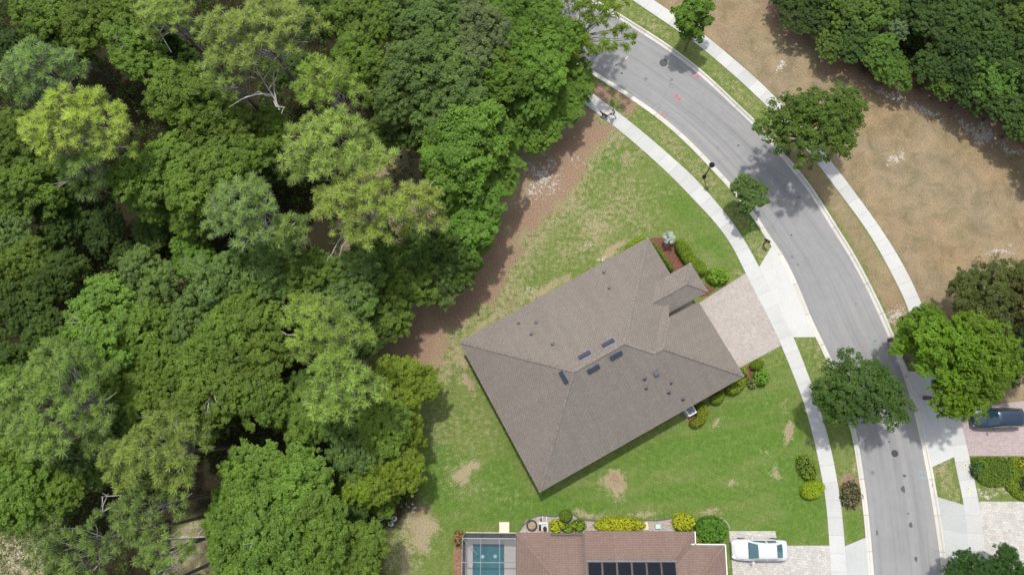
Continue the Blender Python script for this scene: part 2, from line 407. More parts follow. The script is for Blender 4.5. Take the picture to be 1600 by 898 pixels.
vr = PL([(1205, 225), (1256, 270), (1310, 340), (1362, 430), (1400, 505), (1432, 505), (1398, 437), (1347, 349), (1278, 257), (1235, 205)])
field = np.maximum(field, ss(sdist(X, Y, vr) + nz * .3, -.6, .4) * .85)
WOOD2 = PL([(1190, -300), (1195, -10), (1240, 35), (1290, 70), (1350, 108), (1400, 132), (1450, 134), (1500, 155), (1540, 185), (1600, 220), (1800, 330), (2400, 500), (2600, -700)])
w2 = sdist(X, Y, WOOD2)
litter = np.maximum(litter, ss(w2 + nz, -.8, 1.2))
sand = np.zeros(X.shape); dry = np.zeros(X.shape); lush = np.zeros(X.shape); bro = np.zeros(X.shape)
def blob(A, px, py, rx, ry, rot=0, s=1.0):
    c = P(px, py); k = S(px, py); dx, dy = (X - c[0]) * k, (Y - c[1]) * k; q = min(rx, ry, 14) * 1.5
    dx = dx + (n2 - .5) * q + (n1 - .5) * q; dy = dy + (value_noise(X, Y, .9, 21) - .5) * q + (value_noise(X, Y, 2.2, 22) - .5) * q
    cs, sn = math.cos(R(rot)), math.sin(R(rot)); u, v = dx * cs + dy * sn, -dx * sn + dy * cs
    f = s * np.exp(-((u / rx) ** 2 + (v / ry) ** 2) * .8); np.maximum(A, f, out=A)
# sand showing through
for a in [(845, 265, 26, 18, 0, .95), (870, 285, 22, 16, 0, .7), (838, 290, 16, 26, 0, .8), (900, 250, 24, 22, 0, .45), (826, 315, 16, 22, 0, .5),
          (1320, 160, 22, 8, -30, .5), (1395, 150, 30, 10, -30, .8), (1455, 175, 40, 11, -32, .95), (1530, 205, 34, 14, -30, 1.0), (1580, 235, 40, 14, -30, .9), (1222, 105, 7, 7, 0, 1.0), (1405, 245, 12, 10, 0, .9),
          (1205, 12, 14, 8, 0, .6), (940, 404, 10, 5, 30, 1.0), (922, 418, 7, 5, 0, .6), (1403, 489, 20, 14, 0, .95), (1565, 390, 26, 9, 0, .8), (1510, 300, 60, 40, 0, .25),
          (640, 795, 22, 12, 0, .6), (28, 868, 60, 34, 0, .55), (500, 722, 16, 12, 0, .6), (1540, 772, 16, 10, 0, .9), (915, 390, 14, 6, 30, .7), (1575, 768, 16, 5, 0, .8),
          (830, 448, 18, 5, 30, .7), (858, 805, 18, 4, 0, .6), (1015, 818, 40, 8, 0, .5), (920, 818, 8, 8, 0, .8)]: blob(sand, *a)
# straw-coloured dead grass
for a in [(735, 738, 16, 14, 0, .95), (730, 600, 16, 26, 10, .95), (712, 560, 18, 30, 0, .8), (765, 500, 70, 9, 30, .9), (850, 445, 60, 9, 28, .9), (960, 388, 34, 9, 28, .9), (962, 747, 20, 16, 0, 1.0), (955, 770, 14, 10, 0, .7),
          (1235, 672, 8, 24, -12, 1.0), (1232, 640, 12, 16, 0, .6), (1122, 663, 10, 8, 0, .8), (1145, 752, 14, 8, 0, .8), (1220, 742, 10, 18, 0, .7), (1165, 757, 9, 7, 0, .6), (1200, 708, 12, 8, 0, .5),
          (910, 803, 30, 10, 0, .8), (1005, 800, 40, 8, 0, .75), (1110, 802, 24, 7, 0, .85), (700, 690, 20, 30, 0, .55), (655, 830, 40, 22, 0, 1.0), (625, 870, 26, 40, 0, .8), (760, 770, 24, 12, 0, .45),
          (1200, 620, 20, 16, 0, .45), (1270, 560, 14, 14, 0, .6), (1280, 545, 20, 8, 0, .6), (1190, 595, 16, 12, 0, .4), (850, 350, 60, 14, 40, .55), (905, 345, 24, 8, 40, .7), (795, 420, 26, 30, 0, .6), (975, 235, 34, 14, -40, .65), (1000, 235, 20, 10, -40, .6),
          (1100, 255, 40, 9, -45, .5), (1150, 425, 10, 6, 0, .8), (1060, 225, 30, 7, -40, .4), (1335, 730, 10, 20, 0, .7), (1325, 700, 10, 16, 0, .5), (1165, 820, 10, 4, 0, .5), (1240, 825, 12, 6, 0, .4), (1470, 740, 16, 14, 0, .7), (1535, 845, 10, 5, 0, .5),
          (1560, 762, 24, 9, 0, .8), (330, 860, 44, 44, 0, .9), (880, 330, 34, 34, 0, .4)]: blob(dry, *a)
for a in [(1330, 770, 18, 26, 0, 1.0), (975, 160, 26, 14, -38, 1.0), (935, 145, 24, 14, -38, 1.0), (1235, 262, 30, 26, 35, .8), (1270, 300, 34, 44, 35, .55), (1310, 350, 34, 44, 35, .45), (1345, 400, 34, 44, 35, .45), (1380, 450, 30, 44, 30, .45), (1400, 480, 20, 30, 0, .6), (1060, 20, 24, 12, 0, .8), (820, 330, 30, 50, -20, .95), (880, 225, 50, 34, 0, .9), (800, 350, 26, 40, 0, .8),
          (1238, 55, 24, 16, -40, 1.0), (1218, 28, 16, 12, 0, .9), (1300, 105, 26, 14, -35, .9), (1352, 128, 26, 12, -30, .95), (1380, 145, 16, 12, 0, 1.0), (1420, 150, 30, 10, -25, .9), (1490, 185, 30, 14, -30, 1.0), (1545, 220, 34, 14, -30, .9), (1130, 60, 34, 50, 30, .5), (1190, 130, 24, 40, 35, .5), (1100, 20, 30, 30, 0, .5), (1400, 360, 20, 60, 30, .45), (1430, 440, 16, 34, 30, .6), (1470, 500, 30, 10, 0, .7), (735, 600, 12, 20, 0, .6), (962, 747, 12, 10, 0, .7), (1235, 672, 6, 16, 0, .5), (650, 800, 30, 26, 0, .7), (700, 440, 70, 30, 30, .7), (640, 520, 44, 34, 0, .9), (310, 850, 34, 30, 0, .5)]: blob(bro, *a)
for a in [(950, 250, 36, 16, 0, .9), (1070, 320, 60, 22, -40, .7), (1110, 380, 34, 22, -40, .9), (1180, 700, 60, 12, 12, .9), (1060, 700, 70, 12, 14, .8), (1090, 770, 70, 8, 5, .7), (790, 730, 26, 40, 0, .7), (1270, 800, 12, 30, 0, .9), (690, 740, 20, 34, 0, .8), (1180, 640, 30, 12, 15, .7),
          (840, 790, 80, 14, 0, .8), (1335, 820, 14, 20, 0, 1.0), (1170, 350, 20, 30, 0, .9), (1110, 690, 80, 8, 14, .8), (1210, 840, 30, 8, 0, .9), (1330, 690, 12, 20, 0, .8), (1240, 770, 24, 40, 0, .8), (680, 620, 20, 16, 0, .5)]: blob(lush, *a)
# mowing stripes, faint
c1 = P(900, 780); ang = R(15)
st = np.sin(((Y - c1[1]) * math.cos(ang) - (X - c1[0]) * math.sin(ang) + (n1 - .5) * 1.2) * 2 * math.pi / 1.9)
vg = ss(sdist(X, Y, list(kLo[::4]) + list(sLr[::-4])), 0, .3) ; vg2 = ss(sdist(X, Y, list(kRo[::4]) + list(sRl[::-4])), 0, .3)
dry = np.maximum(dry, .52 * np.maximum(vg * (Y > 4), vg2) * (.6 + .6 * n1))
nwz = ss(sdist(X, Y, PL([(740, 520), (770, 380), (850, 220), (960, 215), (1060, 300), (1010, 372), (740, 520)])), -3, 3)
dry = np.maximum(dry, nwz * (.34 + .42 * n1))
wz = ss(sdist(X, Y, PL([(640, 520), (720, 540), (800, 700), (845, 790), (700, 830), (640, 800)])), -2, 2)
dry = np.maximum(dry, wz * (.15 + .4 * n1))
lawnzone = ss(sdist(X, Y, PL([(640, 640), (843, 775), (1165, 595), (1235, 560), (1310, 860), (640, 860)])), -1, 1)
lush = np.clip(lush + lawnzone * (.48 + st * .15), 0, 1)

BZ = PL([(925, 160), (962, 200), (948, 235), (905, 280), (880, 325), (850, 375), (815, 420), (800, 452), (760, 490), (720, 520), (700, 560), (690, 590), (640, 570), (560, 560), (560, 200)])
bz = ss(sdist(X, Y, BZ) + nz * 1.5, -1.2, 1.6); n5 = value_noise(X, Y, 1.7, 31); bro = np.maximum(bro, bz * np.clip(.25 + n5 * .7 + n2 * .35, 0, .95)); dry = np.maximum(dry, bz * .8)
bz2 = ss(sdist(X, Y, BZ) + nz * 1.5, -4.5, 0); dry = np.maximum(dry, bz2 * .62)
BZ3 = PL([(640, 700), (690, 740), (700, 800), (660, 830), (640, 900), (560, 900), (560, 700)])
bro = np.maximum(bro, ss(sdist(X, Y, BZ3) + nz * 1.5, 0, 2.5) * .35)
bro = np.maximum(bro, brown * .55 * n5); bro = bro * (1 - CLR * .75); dry = np.maximum(dry, CLR * .75)
fb = ss(w2 + nz, -3.0, -.3); bro = np.maximum(bro, fb * .8 * (w2 < 0))
yard_green = ss(sdist(X, Y, PL([(1516, 712), (1700, 712), (1700, 783), (1560, 783)])), -.3, .3)
field = field * (1 - yard_green) * (1 - ss(sdist(X, Y, PL([(1500, 640), (2200, 640), (2200, 1300), (1500, 1300)])), -.5, .5))
Z = np.where(sd_road > 0, -.30, 0.0)
POOLP = PL([(741, 851), (787, 851), (787, 930), (741, 930)], 0)
Z = np.where(sdist(X, Y, POOLP) > -.1, -1.9, Z)
Z = Z + (Z == 0) * (fsd > 1) * (n1 - .5) * .15
nxg, nyg = len(gx), len(gy)
V = np.stack([X, Y, Z], -1).reshape(-1, 3)
idx = np.arange(nxg * nyg).reshape(nxg, nyg)
F = np.stack([idx[:-1, :-1], idx[1:, :-1], idx[1:, 1:], idx[:-1, 1:]], -1).reshape(-1, 4)
gm = bpy.data.meshes.new('ground')
gm.vertices.add(len(V)); gm.vertices.foreach_set('co', V.astype(np.float32).ravel())
gm.loops.add(F.size); gm.loops.foreach_set('vertex_index', F.astype(np.int32).ravel())
gm.polygons.add(len(F)); gm.polygons.foreach_set('loop_start', np.arange(0, F.size, 4, dtype=np.int32)); gm.polygons.foreach_set('loop_total', np.full(len(F), 4, np.int32))
gm.update(); gm.validate()
for nm, (a, b, c) in (('maska', (dry, sand, bro)), ('maskb', (litter, field, lush))):
    at = gm.attributes.new(nm, 'FLOAT_COLOR', 'POINT')
    at.data.foreach_set('color', np.stack([a, b, c, np.ones(a.shape)], -1).astype(np.float32).ravel())
m, n, l, b = newmat('ground_cover'); p = pos(n)
def attr(nm):
    a = n.new('ShaderNodeAttribute'); a.attribute_name = nm; s = n.new('ShaderNodeSeparateColor'); l.new(a.outputs['Color'], s.inputs[0]); return s.outputs
A1, A2 = attr('maska'), attr('maskb')
nb = noise(n, l, p, .45, 6, .65, .4); nm_ = noise(n, l, p, 2.2, 5, .7); nf = noise(n, l, p, 9, 4, .75); nff = noise(n, l, p, 26, 2, .8)
nx = math_(n, l, 'ADD', math_(n, l, 'MULTIPLY', nm_, .55), math_(n, l, 'MULTIPLY', nf, .45))
def fac(mask, k=.9, lo=.42, hi=.62):
    v = math_(n, l, 'ADD', mask, math_(n, l, 'MULTIPLY', math_(n, l, 'SUBTRACT', nx, .5), k))
    return math_(n, l, 'MULTIPLY', mrange(n, l, v, lo, hi), mrange(n, l, mask, .02, .2))
grass = ramp(n, l, nx, [(.30, (.072, .115, .022)), (.42, (.118, .172, .036)), (.52, (.165, .218, .060)), (.62, (.240, .265, .108)), (.74, (.34, .34, .17))])
grass = mixc(n, l, mrange(n, l, nb, .4, .7, 0, .55), grass, ramp(n, l, nf, [(.3, (.13, .18, .05)), (.7, (.30, .31, .14))]))
lushc = ramp(n, l, nx, [(.32, (.062, .128, .022)), (.5, (.112, .195, .036)), (.68, (.192, .272, .070))])
lf = math_(n, l, 'ADD', A2[2], math_(n, l, 'MULTIPLY', math_(n, l, 'SUBTRACT', nm_, .5), .8))
c = mixc(n, l, mrange(n, l, lf, 0.1, .9), grass, lushc)
straw = ramp(n, l, nf, [(.3, (.22, .175, .09)), (.5, (.36, .30, .18)), (.7, (.52, .46, .32))])
c = mixc(n, l, .35, c, mixc(n, l, 1.0, c, ramp(n, l, noise(n, l, p, 4.5, 8, .75, .4), [(.32, (.50, .60, .45)), (.5, (1.0, 1.0, 1.0)), (.68, (1.7, 1.5, 1.6))]), 'MULTIPLY'))
c = mixc(n, l, fac(A1[0], 2.4, .40, .85), c, straw)
fieldc = ramp(n, l, nf, [(.28, (.16, .125, .075)), (.42, (.255, .205, .135)), (.54, (.34, .285, .20)), (.63, (.42, .36, .265)), (.70, (.60, .54, .45))])
fieldc = mixc(n, l, mrange(n, l, nb, .42, .68, 0, .6), fieldc, ramp(n, l, nf, [(.3, (.19, .185, .09)), (.68, (.36, .33, .20))]))
vo = n.new('ShaderNodeTexVoronoi'); vo.inputs['Scale'].default_value = 2.6; l.new(p, vo.inputs['Vector'])
nq = noise(n, l, p, 8.0, 8, .78, .2)
fieldc = mixc(n, l, .5, fieldc, ramp(n, l, nq, [(.3, (.13, .10, .055)), (.43, (.24, .195, .125)), (.55, (.36, .30, .21)), (.7, (.52, .46, .37))]))
fieldc = mixc(n, l, .8, fieldc, mixc(n, l, 1.0, fieldc, ramp(n, l, noise(n, l, p, .55, 7, .72, .5), [(.33, (.62, .66, .60)), (.5, (1, 1, 1)), (.66, (1.3, 1.26, 1.25))]), 'MULTIPLY'))
fieldc = mixc(n, l, mrange(n, l, noise(n, l, p, .11, 6, .7), .40, .66, 0, .4), fieldc, mixc(n, l, 1.0, fieldc, (1.12, .93, .76), 'MULTIPLY'))
chip = math_(n, l, 'MULTIPLY', mrange(n, l, nq, .61, .67, 0, .8), mrange(n, l, nm_, .45, .6))
fieldc = mixc(n, l, chip, fieldc, (.60, .54, .45))
fieldc = mixc(n, l, 1.0, fieldc, (.93, .89, .83), 'MULTIPLY')
c = mixc(n, l, A2[1], c, fieldc)
brn = ramp(n, l, nf, [(.3, (.17, .10, .06)), (.45, (.27, .175, .115)), (.58, (.36, .255, .18)), (.70, (.56, .47, .37))])
c = mixc(n, l, fac(A1[2], 1.2, .3, .8), c, brn)
snd = ramp(n, l, nf, [(.36, (.25, .18, .13)), (.46, (.42, .36, .31)), (.54, (.62, .58, .54)), (.66, (.74, .72, .70))])
nsd = math_(n, l, 'ADD', A1[1], math_(n, l, 'MULTIPLY', math_(n, l, 'SUBTRACT', noise(n, l, p, 3.2, 8, .7, .5), .5), 4.2))
sfac = math_(n, l, 'MULTIPLY', mrange(n, l, nsd, .55, .95), mrange(n, l, A1[1], .12, .45))
c = mixc(n, l, sfac, c, snd)
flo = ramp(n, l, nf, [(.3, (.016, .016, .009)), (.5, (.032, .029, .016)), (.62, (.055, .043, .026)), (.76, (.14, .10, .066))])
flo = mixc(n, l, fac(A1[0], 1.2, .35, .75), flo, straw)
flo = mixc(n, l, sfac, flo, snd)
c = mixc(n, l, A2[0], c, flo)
c = mixc(n, l, .25, c, mixc(n, l, 1.0, c, ramp(n, l, nff, [(.32, (.25, .27, .25)), (.5, (.95, .95, .95)), (.68, (1.9, 1.85, 1.7))]), 'MULTIPLY'))
l.new(c, b.inputs['Base Color']); b.inputs['Roughness'].default_value = 1; b.inputs['Specular IOR Level'].default_value = .05
bump(n, l, b, math_(n, l, 'ADD', nf, math_(n, l, 'MULTIPLY', nff, .5)), .9, .09)
gm.materials.append(m)
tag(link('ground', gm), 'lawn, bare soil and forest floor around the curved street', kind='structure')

# ---------------------------------------------------------------- road, kerbs, pavements
def strip_mesh(name, La, Lb, z, mat, n=160):
    a, c = resample(La, n), resample(Lb, n)
    V = [(*q, z) for q in a] + [(*q, z) for q in c]
    F = [(i, i + 1, n + i + 1, n + i) for i in range(n - 1)]
    v0, v1, v2 = [np.array(V[k]) for k in F[0][:3]]
    if np.cross(v1 - v0, v2 - v1)[2] < 0: F = [tuple(reversed(f)) for f in F]
    W_ = np.linalg.norm(a - c, axis=1); s_ = np.r_[0, np.cumsum(np.linalg.norm(np.diff(a, axis=0), axis=1))]
    U_ = [(0.0, float(t)) for t in s_] + [(float(w), float(t)) for w, t in zip(W_, s_)]
    return tag(link(name, mesh(name, V, F, mat, uv=[U_[i] for f in F for i in f])), kind='structure')
road = strip_mesh('road', kLi, kRi, Z_ROAD, MA)
def section_run(name, piece, inner, outer, prof, mat, step, gap, bedz, z0=-.35):
    """prof = [(fraction across from inner to outer, z)...]; one short solid section after another"""
    n = max(2, int(length(outer) / step)); q = resample(outer, n * 4 + 1); qi = nearest(inner, q)
    bed = strip_mesh(name, qi, q, bedz, MJ, 120)
    g = gap / step / 2
    for k in range(n):
        ts = np.linspace(k * 4 + g * 4, (k + 1) * 4 - g * 4, 4); V = []
        i0 = np.clip(ts.astype(int), 0, len(q) - 2); fr = (ts - i0)[:, None]
        O = q[i0] * (1 - fr) + q[i0 + 1] * fr; I = qi[i0] * (1 - fr) + qi[i0 + 1] * fr
        m_ = len(prof) + 2
        for a_, b_ in zip(I, O):
            V.append((*a_, z0))
            for f_, z_ in prof: V.append((*(a_ * (1 - f_) + b_ * f_), z_))
            V.append((*b_, z0))
        F = []
        for s_ in range(3):
            for j in range(m_ - 1): F.append((s_ * m_ + j, s_ * m_ + j + 1, (s_ + 1) * m_ + j + 1, (s_ + 1) * m_ + j))
        F += [tuple(range(m_ - 1, -1, -1)), tuple(range(3 * m_, 4 * m_))]
        v0, v1, v2 = [np.array(V[t]) for t in F[1][:3]]
        if np.cross(v1 - v0, v2 - v1)[2] < 0: F = [tuple(reversed(f)) for f in F]
        link(piece, mesh(piece, V, F, mat), bed)
    return bed
KP = [(0, Z_ROAD + .012), (.42, Z_ROAD + .02), (.52, Z_ROAD + .035), (.66, .022), (.72, .03), (1, .03)]
section_run('kerb', 'kerb_section', kLi, kLo, KP, MK, 3.0, .03, -.20)
section_run('kerb', 'kerb_section', kRi, kRo, KP, MK, 3.0, .03, -.20)
SP = [(0, .04), (1, .04)]
def sidewalk(l_, r_, jump=None):
    return section_run('sidewalk', 'slab', l_, r_, SP, MC, 1.5, .018, .026, -.1)
sidewalk(sLl, sLr); sidewalk(sRl, sRr)
def cut(line, pa, pb):
    """the stretch of a line between the points nearest to two places"""
    a = np.argmin(((line - P(*pa)[:2]) ** 2).sum(1)); c_ = np.argmin(((line - P(*pb)[:2]) ** 2).sum(1))
    return line[a:c_ + 1]
def apron(na, nb_, sa, sb, kerb, side, mat, bits=2):
    a, c_ = resample(cut(kerb, na, nb_), 13), resample(cut(side, sa, sb), 13)
    root = empty('driveway_apron', (0, 0, 0), kind='structure')
    for k in range(bits):
        i0, i1 = k * 12 // bits, (k + 1) * 12 // bits
        poly = list(a[i0:i1 + 1]) + list(c_[i0:i1 + 1][::-1])
        MB().prism(poly, -.1, .046).build('slab', mat, root)
    return root
apron((1202, 386), (1272, 527), (1186, 415), (1240, 528), kLo, sLr, MAPR, 1)
apron((1352, 835), (1368, 1000), (1320, 850), (1327, 980), kLo, sLr, MOLD, 2)
apron((1418, 580), (1457, 727), (1452, 580), (1489, 713), kRo, sRl, MAPR, 2)
apron((1466, 774), (1482, 930), (1505, 787), (1518, 930), kRo, sRl, MOLD, 3)
def sheet(name, pts, z, mat, kind='structure', label=None, z0=-.05):
    o = MB().prism(PL(pts), z0, z).build(name, mat); tag(o, label, kind=kind); return o
def edge(line, pa, pb, step=8): return [tuple(q) for q in cut(line, pa, pb)[::step]]
def sheetw(name, poly, z, mat):
    return tag(MB().prism(poly, -.05, z).build(name, mat), kind='structure')
W = lambda pts: [tuple(P(*q)[:2]) for q in pts]
sheetw('driveway', W([(1085, 478)]) + edge(sLl, (1164, 425), (1219, 540)) + W([(1220, 540), (1158, 573), (1120, 590)]), .044, MPV)
sheetw('driveway', W([(1139, 829), (1211, 829), (1216, 852)]) + edge(sLl, (1296, 852), (1303, 960)) + W([(1303, 960), (1150, 960)]), .044, MPV2)
sheetw('driveway', edge(sRr, (1500, 655), (1513, 711)) + W([(1514, 712), (1900, 712), (1900, 600), (1580, 628), (1500, 640)]), .044, MPV3)
sheetw('driveway', edge(sRr, (1529, 784), (1548, 980)) + W([(1900, 980), (1900, 783), (1530, 783)]), .044, MPV2)

# survey paint on the street and pavements
PR = plain('red_survey_paint', (.55, .10, .13), .8, vary=.3, scale=12)
PY = plain('yellow_survey_paint', (.66, .64, .30), .8, vary=.2, scale=12)
PC = plain('cyan_survey_paint', (.16, .42, .42), .8, vary=.3, scale=12)
def paint(strokes, z, mat, label, w=.07):
    mb = MB()
    for a, c_ in strokes:
        mb.beam((*P(*a)[:2], z), (*P(*c_)[:2], z), w, .004)
    o = mb.build('survey_mark', mat); tag(o, label, 'road marking'); return o
def hmark(cx, cy, z, label):
    paint([((cx - 5.5, cy + 1), (cx + 2, cy - 6)), ((cx - 1.5, cy + 6.5), (cx + 7, cy - 1)), ((cx - 2.5, cy - 3.5), (cx + 4, cy + 3.5))], z, PR, label)
hmark(1058.5, 152, Z_ROAD + .006, 'red painted letter H in the middle of the asphalt')
hmark(1088, 117, Z_ROAD + .006, 'red painted letter H beside the kerb nearest the bare field')
hmark(1035, 181, Z_ROAD + .006, 'red painted letter H beside the kerb nearest the lamp post lawn')
paint([((1508, 722), (1509, 731)), ((1505, 727), (1512, 726))], .05, PY, 'small yellow cross sprayed on the sidewalk slab beside the hedge', .09)
paint([((1512, 762), (1515, 773)), ((1512, 763), (1524, 764))], .05, PY, 'yellow corner mark sprayed on the sidewalk slab beside the gravel strip', .09)
paint([((977, 92), (981, 88))], Z_ROAD + .006, PY, 'faint yellow dash on the asphalt near the roadside pine', .08)
paint([((1408, 436), (1412, 440))], .05, PY, 'faint yellow dot on the sidewalk above the third lamp', .12)
paint([((1436, 737), (1447, 736))], Z_ROAD + .006, PC, 'upper of two pale cyan dashes on the asphalt by the verge', .06)
paint([((1438, 746), (1449, 748))], Z_ROAD + .006, PC, 'lower of two pale cyan dashes on the asphalt by the verge', .06)
paint([((1361, 534), (1369, 529))], Z_ROAD + .006, PC, 'single pale cyan dash on the asphalt above the round oak', .06)
STAIN = plain('oil_stain', (.085, .08, .08), .8, vary=.4, scale=14)
def stain(px, py, rx, ry, mat, label, name='road_stain', rot=0):
    c_ = P(px, py); k = S(px, py); V = []
    for t in range(14):
        a = t / 14 * 2 * math.pi; r = 1 + .18 * math.sin(3 * a + px) + .1 * math.cos(5 * a)
        dx, dy = rx * r * math.cos(a) / k, ry * r * math.sin(a) / k
        V.append((c_[0] + dx * math.cos(rot) - dy * math.sin(rot), c_[1] + dx * math.sin(rot) + dy * math.cos(rot)))
    o = MB().prism(V, Z_ROAD + .001, Z_ROAD + .005).build(name, mat); tag(o, label, kind='structure')
for a in [(1412, 764, 3.2, 5), (1424, 820, 2.8, 4), (1432, 873, 2.2, 4), (1371, 832, 1.3, 4), (1414, 743, 3, 2), (1390, 690, 2, 1.3), (1389, 671, 1.5, 1.5), (963, 101, 1.6, 1.6), (971.5, 114, 2, 1.8), (1367, 531.5, 2, 1.2), (1154, 227, 1.6, 1.6), (1237, 367, 1.5, 1.5), (1247, 413, 1.6, 1.2), (1420, 802, 1.6, 1.4)]:
    stain(*a, STAIN, 'dark oily spot on the grey asphalt')
# drain covers
for px, py, r_, lab in [(1037, 97.5, 6.5, 'round black manhole cover on the asphalt in the tree shade'), (1399, 708, 5.5, 'rusty dark round manhole cover low on the straight stretch of road')]:
    c_ = P(px, py); rr = r_ / S(px, py); mb = MB()
    root = empty('manhole_cover', (c_[0], c_[1], Z_ROAD), 0, lab, 'manhole cover')
    MB().lathe([(rr, 0), (rr, .008), (rr * .86, .008), (rr * .86, .003)], n=24).build('rim', STAIN, root)
    for k in range(-3, 4):
        hw = math.sqrt(max(0, 1 - (k / 4.2) ** 2)) * rr * .84; mb.box((0, k * rr * .24, .010), (hw * 1.9, rr * .1, .006))
    tag(mb.build('cover_ribs', MBLACK, root), kind='stuff')
# ---------------------------------------------------------------- roofs
def face_uv(poly3):
    """UV in metres for a planar roof face: u along the contour, v up the slope"""
    q = np.array(poly3, float); nrm = np.zeros(3)
    for i in range(1, len(q) - 1): nrm += np.cross(q[i] - q[0], q[i + 1] - q[0])
    nrm /= np.linalg.norm(nrm)
    if nrm[2] < 0: nrm = -nrm
    uu = np.cross(np.array([0, 0, 1.0]), nrm)
    if np.linalg.norm(uu) < 1e-4: uu = np.array([1.0, 0, 0])
    uu /= np.linalg.norm(uu); vv = np.cross(nrm, uu)
    return [(float(a @ uu), float(a @ vv)) for a in q]
def roof_mesh(name, faces, mat, parent, thick=.12):
    V, F, UV = [], [], []
    for f in faces:
        q = [np.array(a, float) for a in f]
        nrm = sum((np.cross(q[i] - q[0], q[i + 1] - q[0]) for i in range(1, len(q) - 1)), np.zeros(3))
        if nrm[2] < 0: q = q[::-1]
        k = len(V); V += q; F.append(tuple(range(k, k + len(q)))); UV += face_uv(q)
        k = len(V); q2 = [a - np.array([0, 0, thick]) for a in q[::-1]]; V += q2; F.append(tuple(range(k, k + len(q)))); UV += face_uv(q2)
        for i in range(len(q)):
            a, b_ = q[i], q[(i + 1) % len(q)]; k = len(V)
            V += [a, a - np.array([0, 0, thick]), b_ - np.array([0, 0, thick]), b_]; F.append((k, k + 1, k + 2, k + 3)); UV += [(0, 0)] * 4
    return link(name, mesh(name, V, F, mat, uv=UV), parent)
def caps(lines, mat, parent, wid=.24, step=.22, hgt=.035):
    mb = MB(); r = random.Random(3)
    for a, b_ in lines:
        a, b_ = np.array(a, float), np.array(b_, float); d = b_ - a; L = np.linalg.norm(d); d /= L
        sx = np.cross(d, (0, 0, 1.0)); sx /= np.linalg.norm(sx); up = np.cross(sx, d)
        k = int(L / step)
        for i in range(k):
            c_ = a + d * (i + .5) * L / k + up * (hgt * .4)
            dd = d * math.cos(.16) + up * math.sin(.16); uu = np.cross(sx, dd)
            mb.box(c_, (step * 1.25, wid * r.uniform(.88, 1.1), hgt), ax=(dd, sx, uu))
    o = mb.build('ridge_caps', mat, parent); o['kind'] = 'stuff'; return o
ZE, KP_ = 2.8, .52
A_, B_, C_, E_ = P(718, 534, ZE), P(843.5, 768, ZE), P(1162, 586, ZE), P(1013, 372.5, ZE)
ud = (C_ - B_)[:2] / np.linalg.norm((C_ - B_)[:2]) + (E_ - A_)[:2] / np.linalg.norm((E_ - A_)[:2]); ud /= np.linalg.norm(ud)
vd = np.array([ud[1], -ud[0]])
orig = (A_[:2] + (B_[:2] - vd * float((B_ - A_)[:2] @ vd))) / 2
def tolocal(q): d = np.array(q[:2]) - orig; return float(d @ ud), float(d @ vd)
VV = float((B_ - A_)[:2] @ vd); U2 = tolocal(C_)[0]; U1 = tolocal(E_)[0]
V1 = tolocal(P(1046.5, 428, ZE))[1]; VG = tolocal(P(1095, 469, ZE))[1]
print('house', VV, U1, U2, V1, VG)
HX = orig
def L3(u, v, z): q = ud * u + vd * v; return np.array([q[0], q[1], z])   # relative to the house corner
house = empty('house', (HX[0], HX[1], 0), 0, 'large single-storey house under a brown shingle hip roof amid the green lawn', 'house')
w = (VV - V1) / 2; h2 = VV / 2
zz = lambda h: ZE + KP_ * h
a0, b0, c0_, e0 = L3(0, 0, ZE), L3(0, VV, ZE), L3(U2, VV, ZE), L3(U1, 0, ZE)
r1, r2 = L3(h2, h2, zz(h2)), L3(U1 - h2, h2, zz(h2))
p3, p4 = L3(U1 - w, VV - w, zz(w)), L3(U2 - w, VV - w, zz(w))
Q = L3(U2 - (VG - V1), VG, zz(VG - V1)); g0 = L3(U2, VG, ZE); n0 = L3(U1, V1, ZE)
# open-ended: roof faces
roof = roof_mesh('roof', [(a0, r1, r2, e0), (a0, b0, r1), (b0, c0_, p4, p3, r2, r1), (e0, r2, p3, n0), (n0, p3, p4, Q), (c0_, g0, Q, p4)], MR1, house)
caps([(a0, r1), (b0, r1), (r1, r2), (e0, r2), (r2, p3), (p3, p4), (c0_, p4), (Q, p4)], MCAP, roof)
# raised entry roof
ZN = 3.7
en = [tolocal(P(1046.5, 428, ZN)), tolocal(P(1078.5, 412, ZN)), tolocal(P(1106.5, 454, ZN))]
UE, VA, VB = (en[1][0] + en[2][0]) / 2, (en[0][1] + en[1][1]) / 2, en[2][1]
hh = (VB - VA) / 2; vm = (VA + VB) / 2; ub = U1 - 4.3
EN = lambda u, v, h=0: L3(u, v, ZN + KP_ * h)
entry = roof_mesh('entry_roof', [(EN(ub, VA), EN(ub, vm, hh), EN(UE - hh, vm, hh), EN(UE, VA)), (EN(UE, VA), EN(UE - hh, vm, hh), EN(UE, VB)), (EN(UE, VB), EN(UE - hh, vm, hh), EN(ub, vm, hh), EN(ub, VB))], MR1, house)
caps([(EN(UE, VA), EN(UE - hh, vm, hh)), (EN(UE, VB), EN(UE - hh, vm, hh)), (EN(ub + .4, vm, hh), EN(UE - hh, vm, hh))], MCAP, entry)
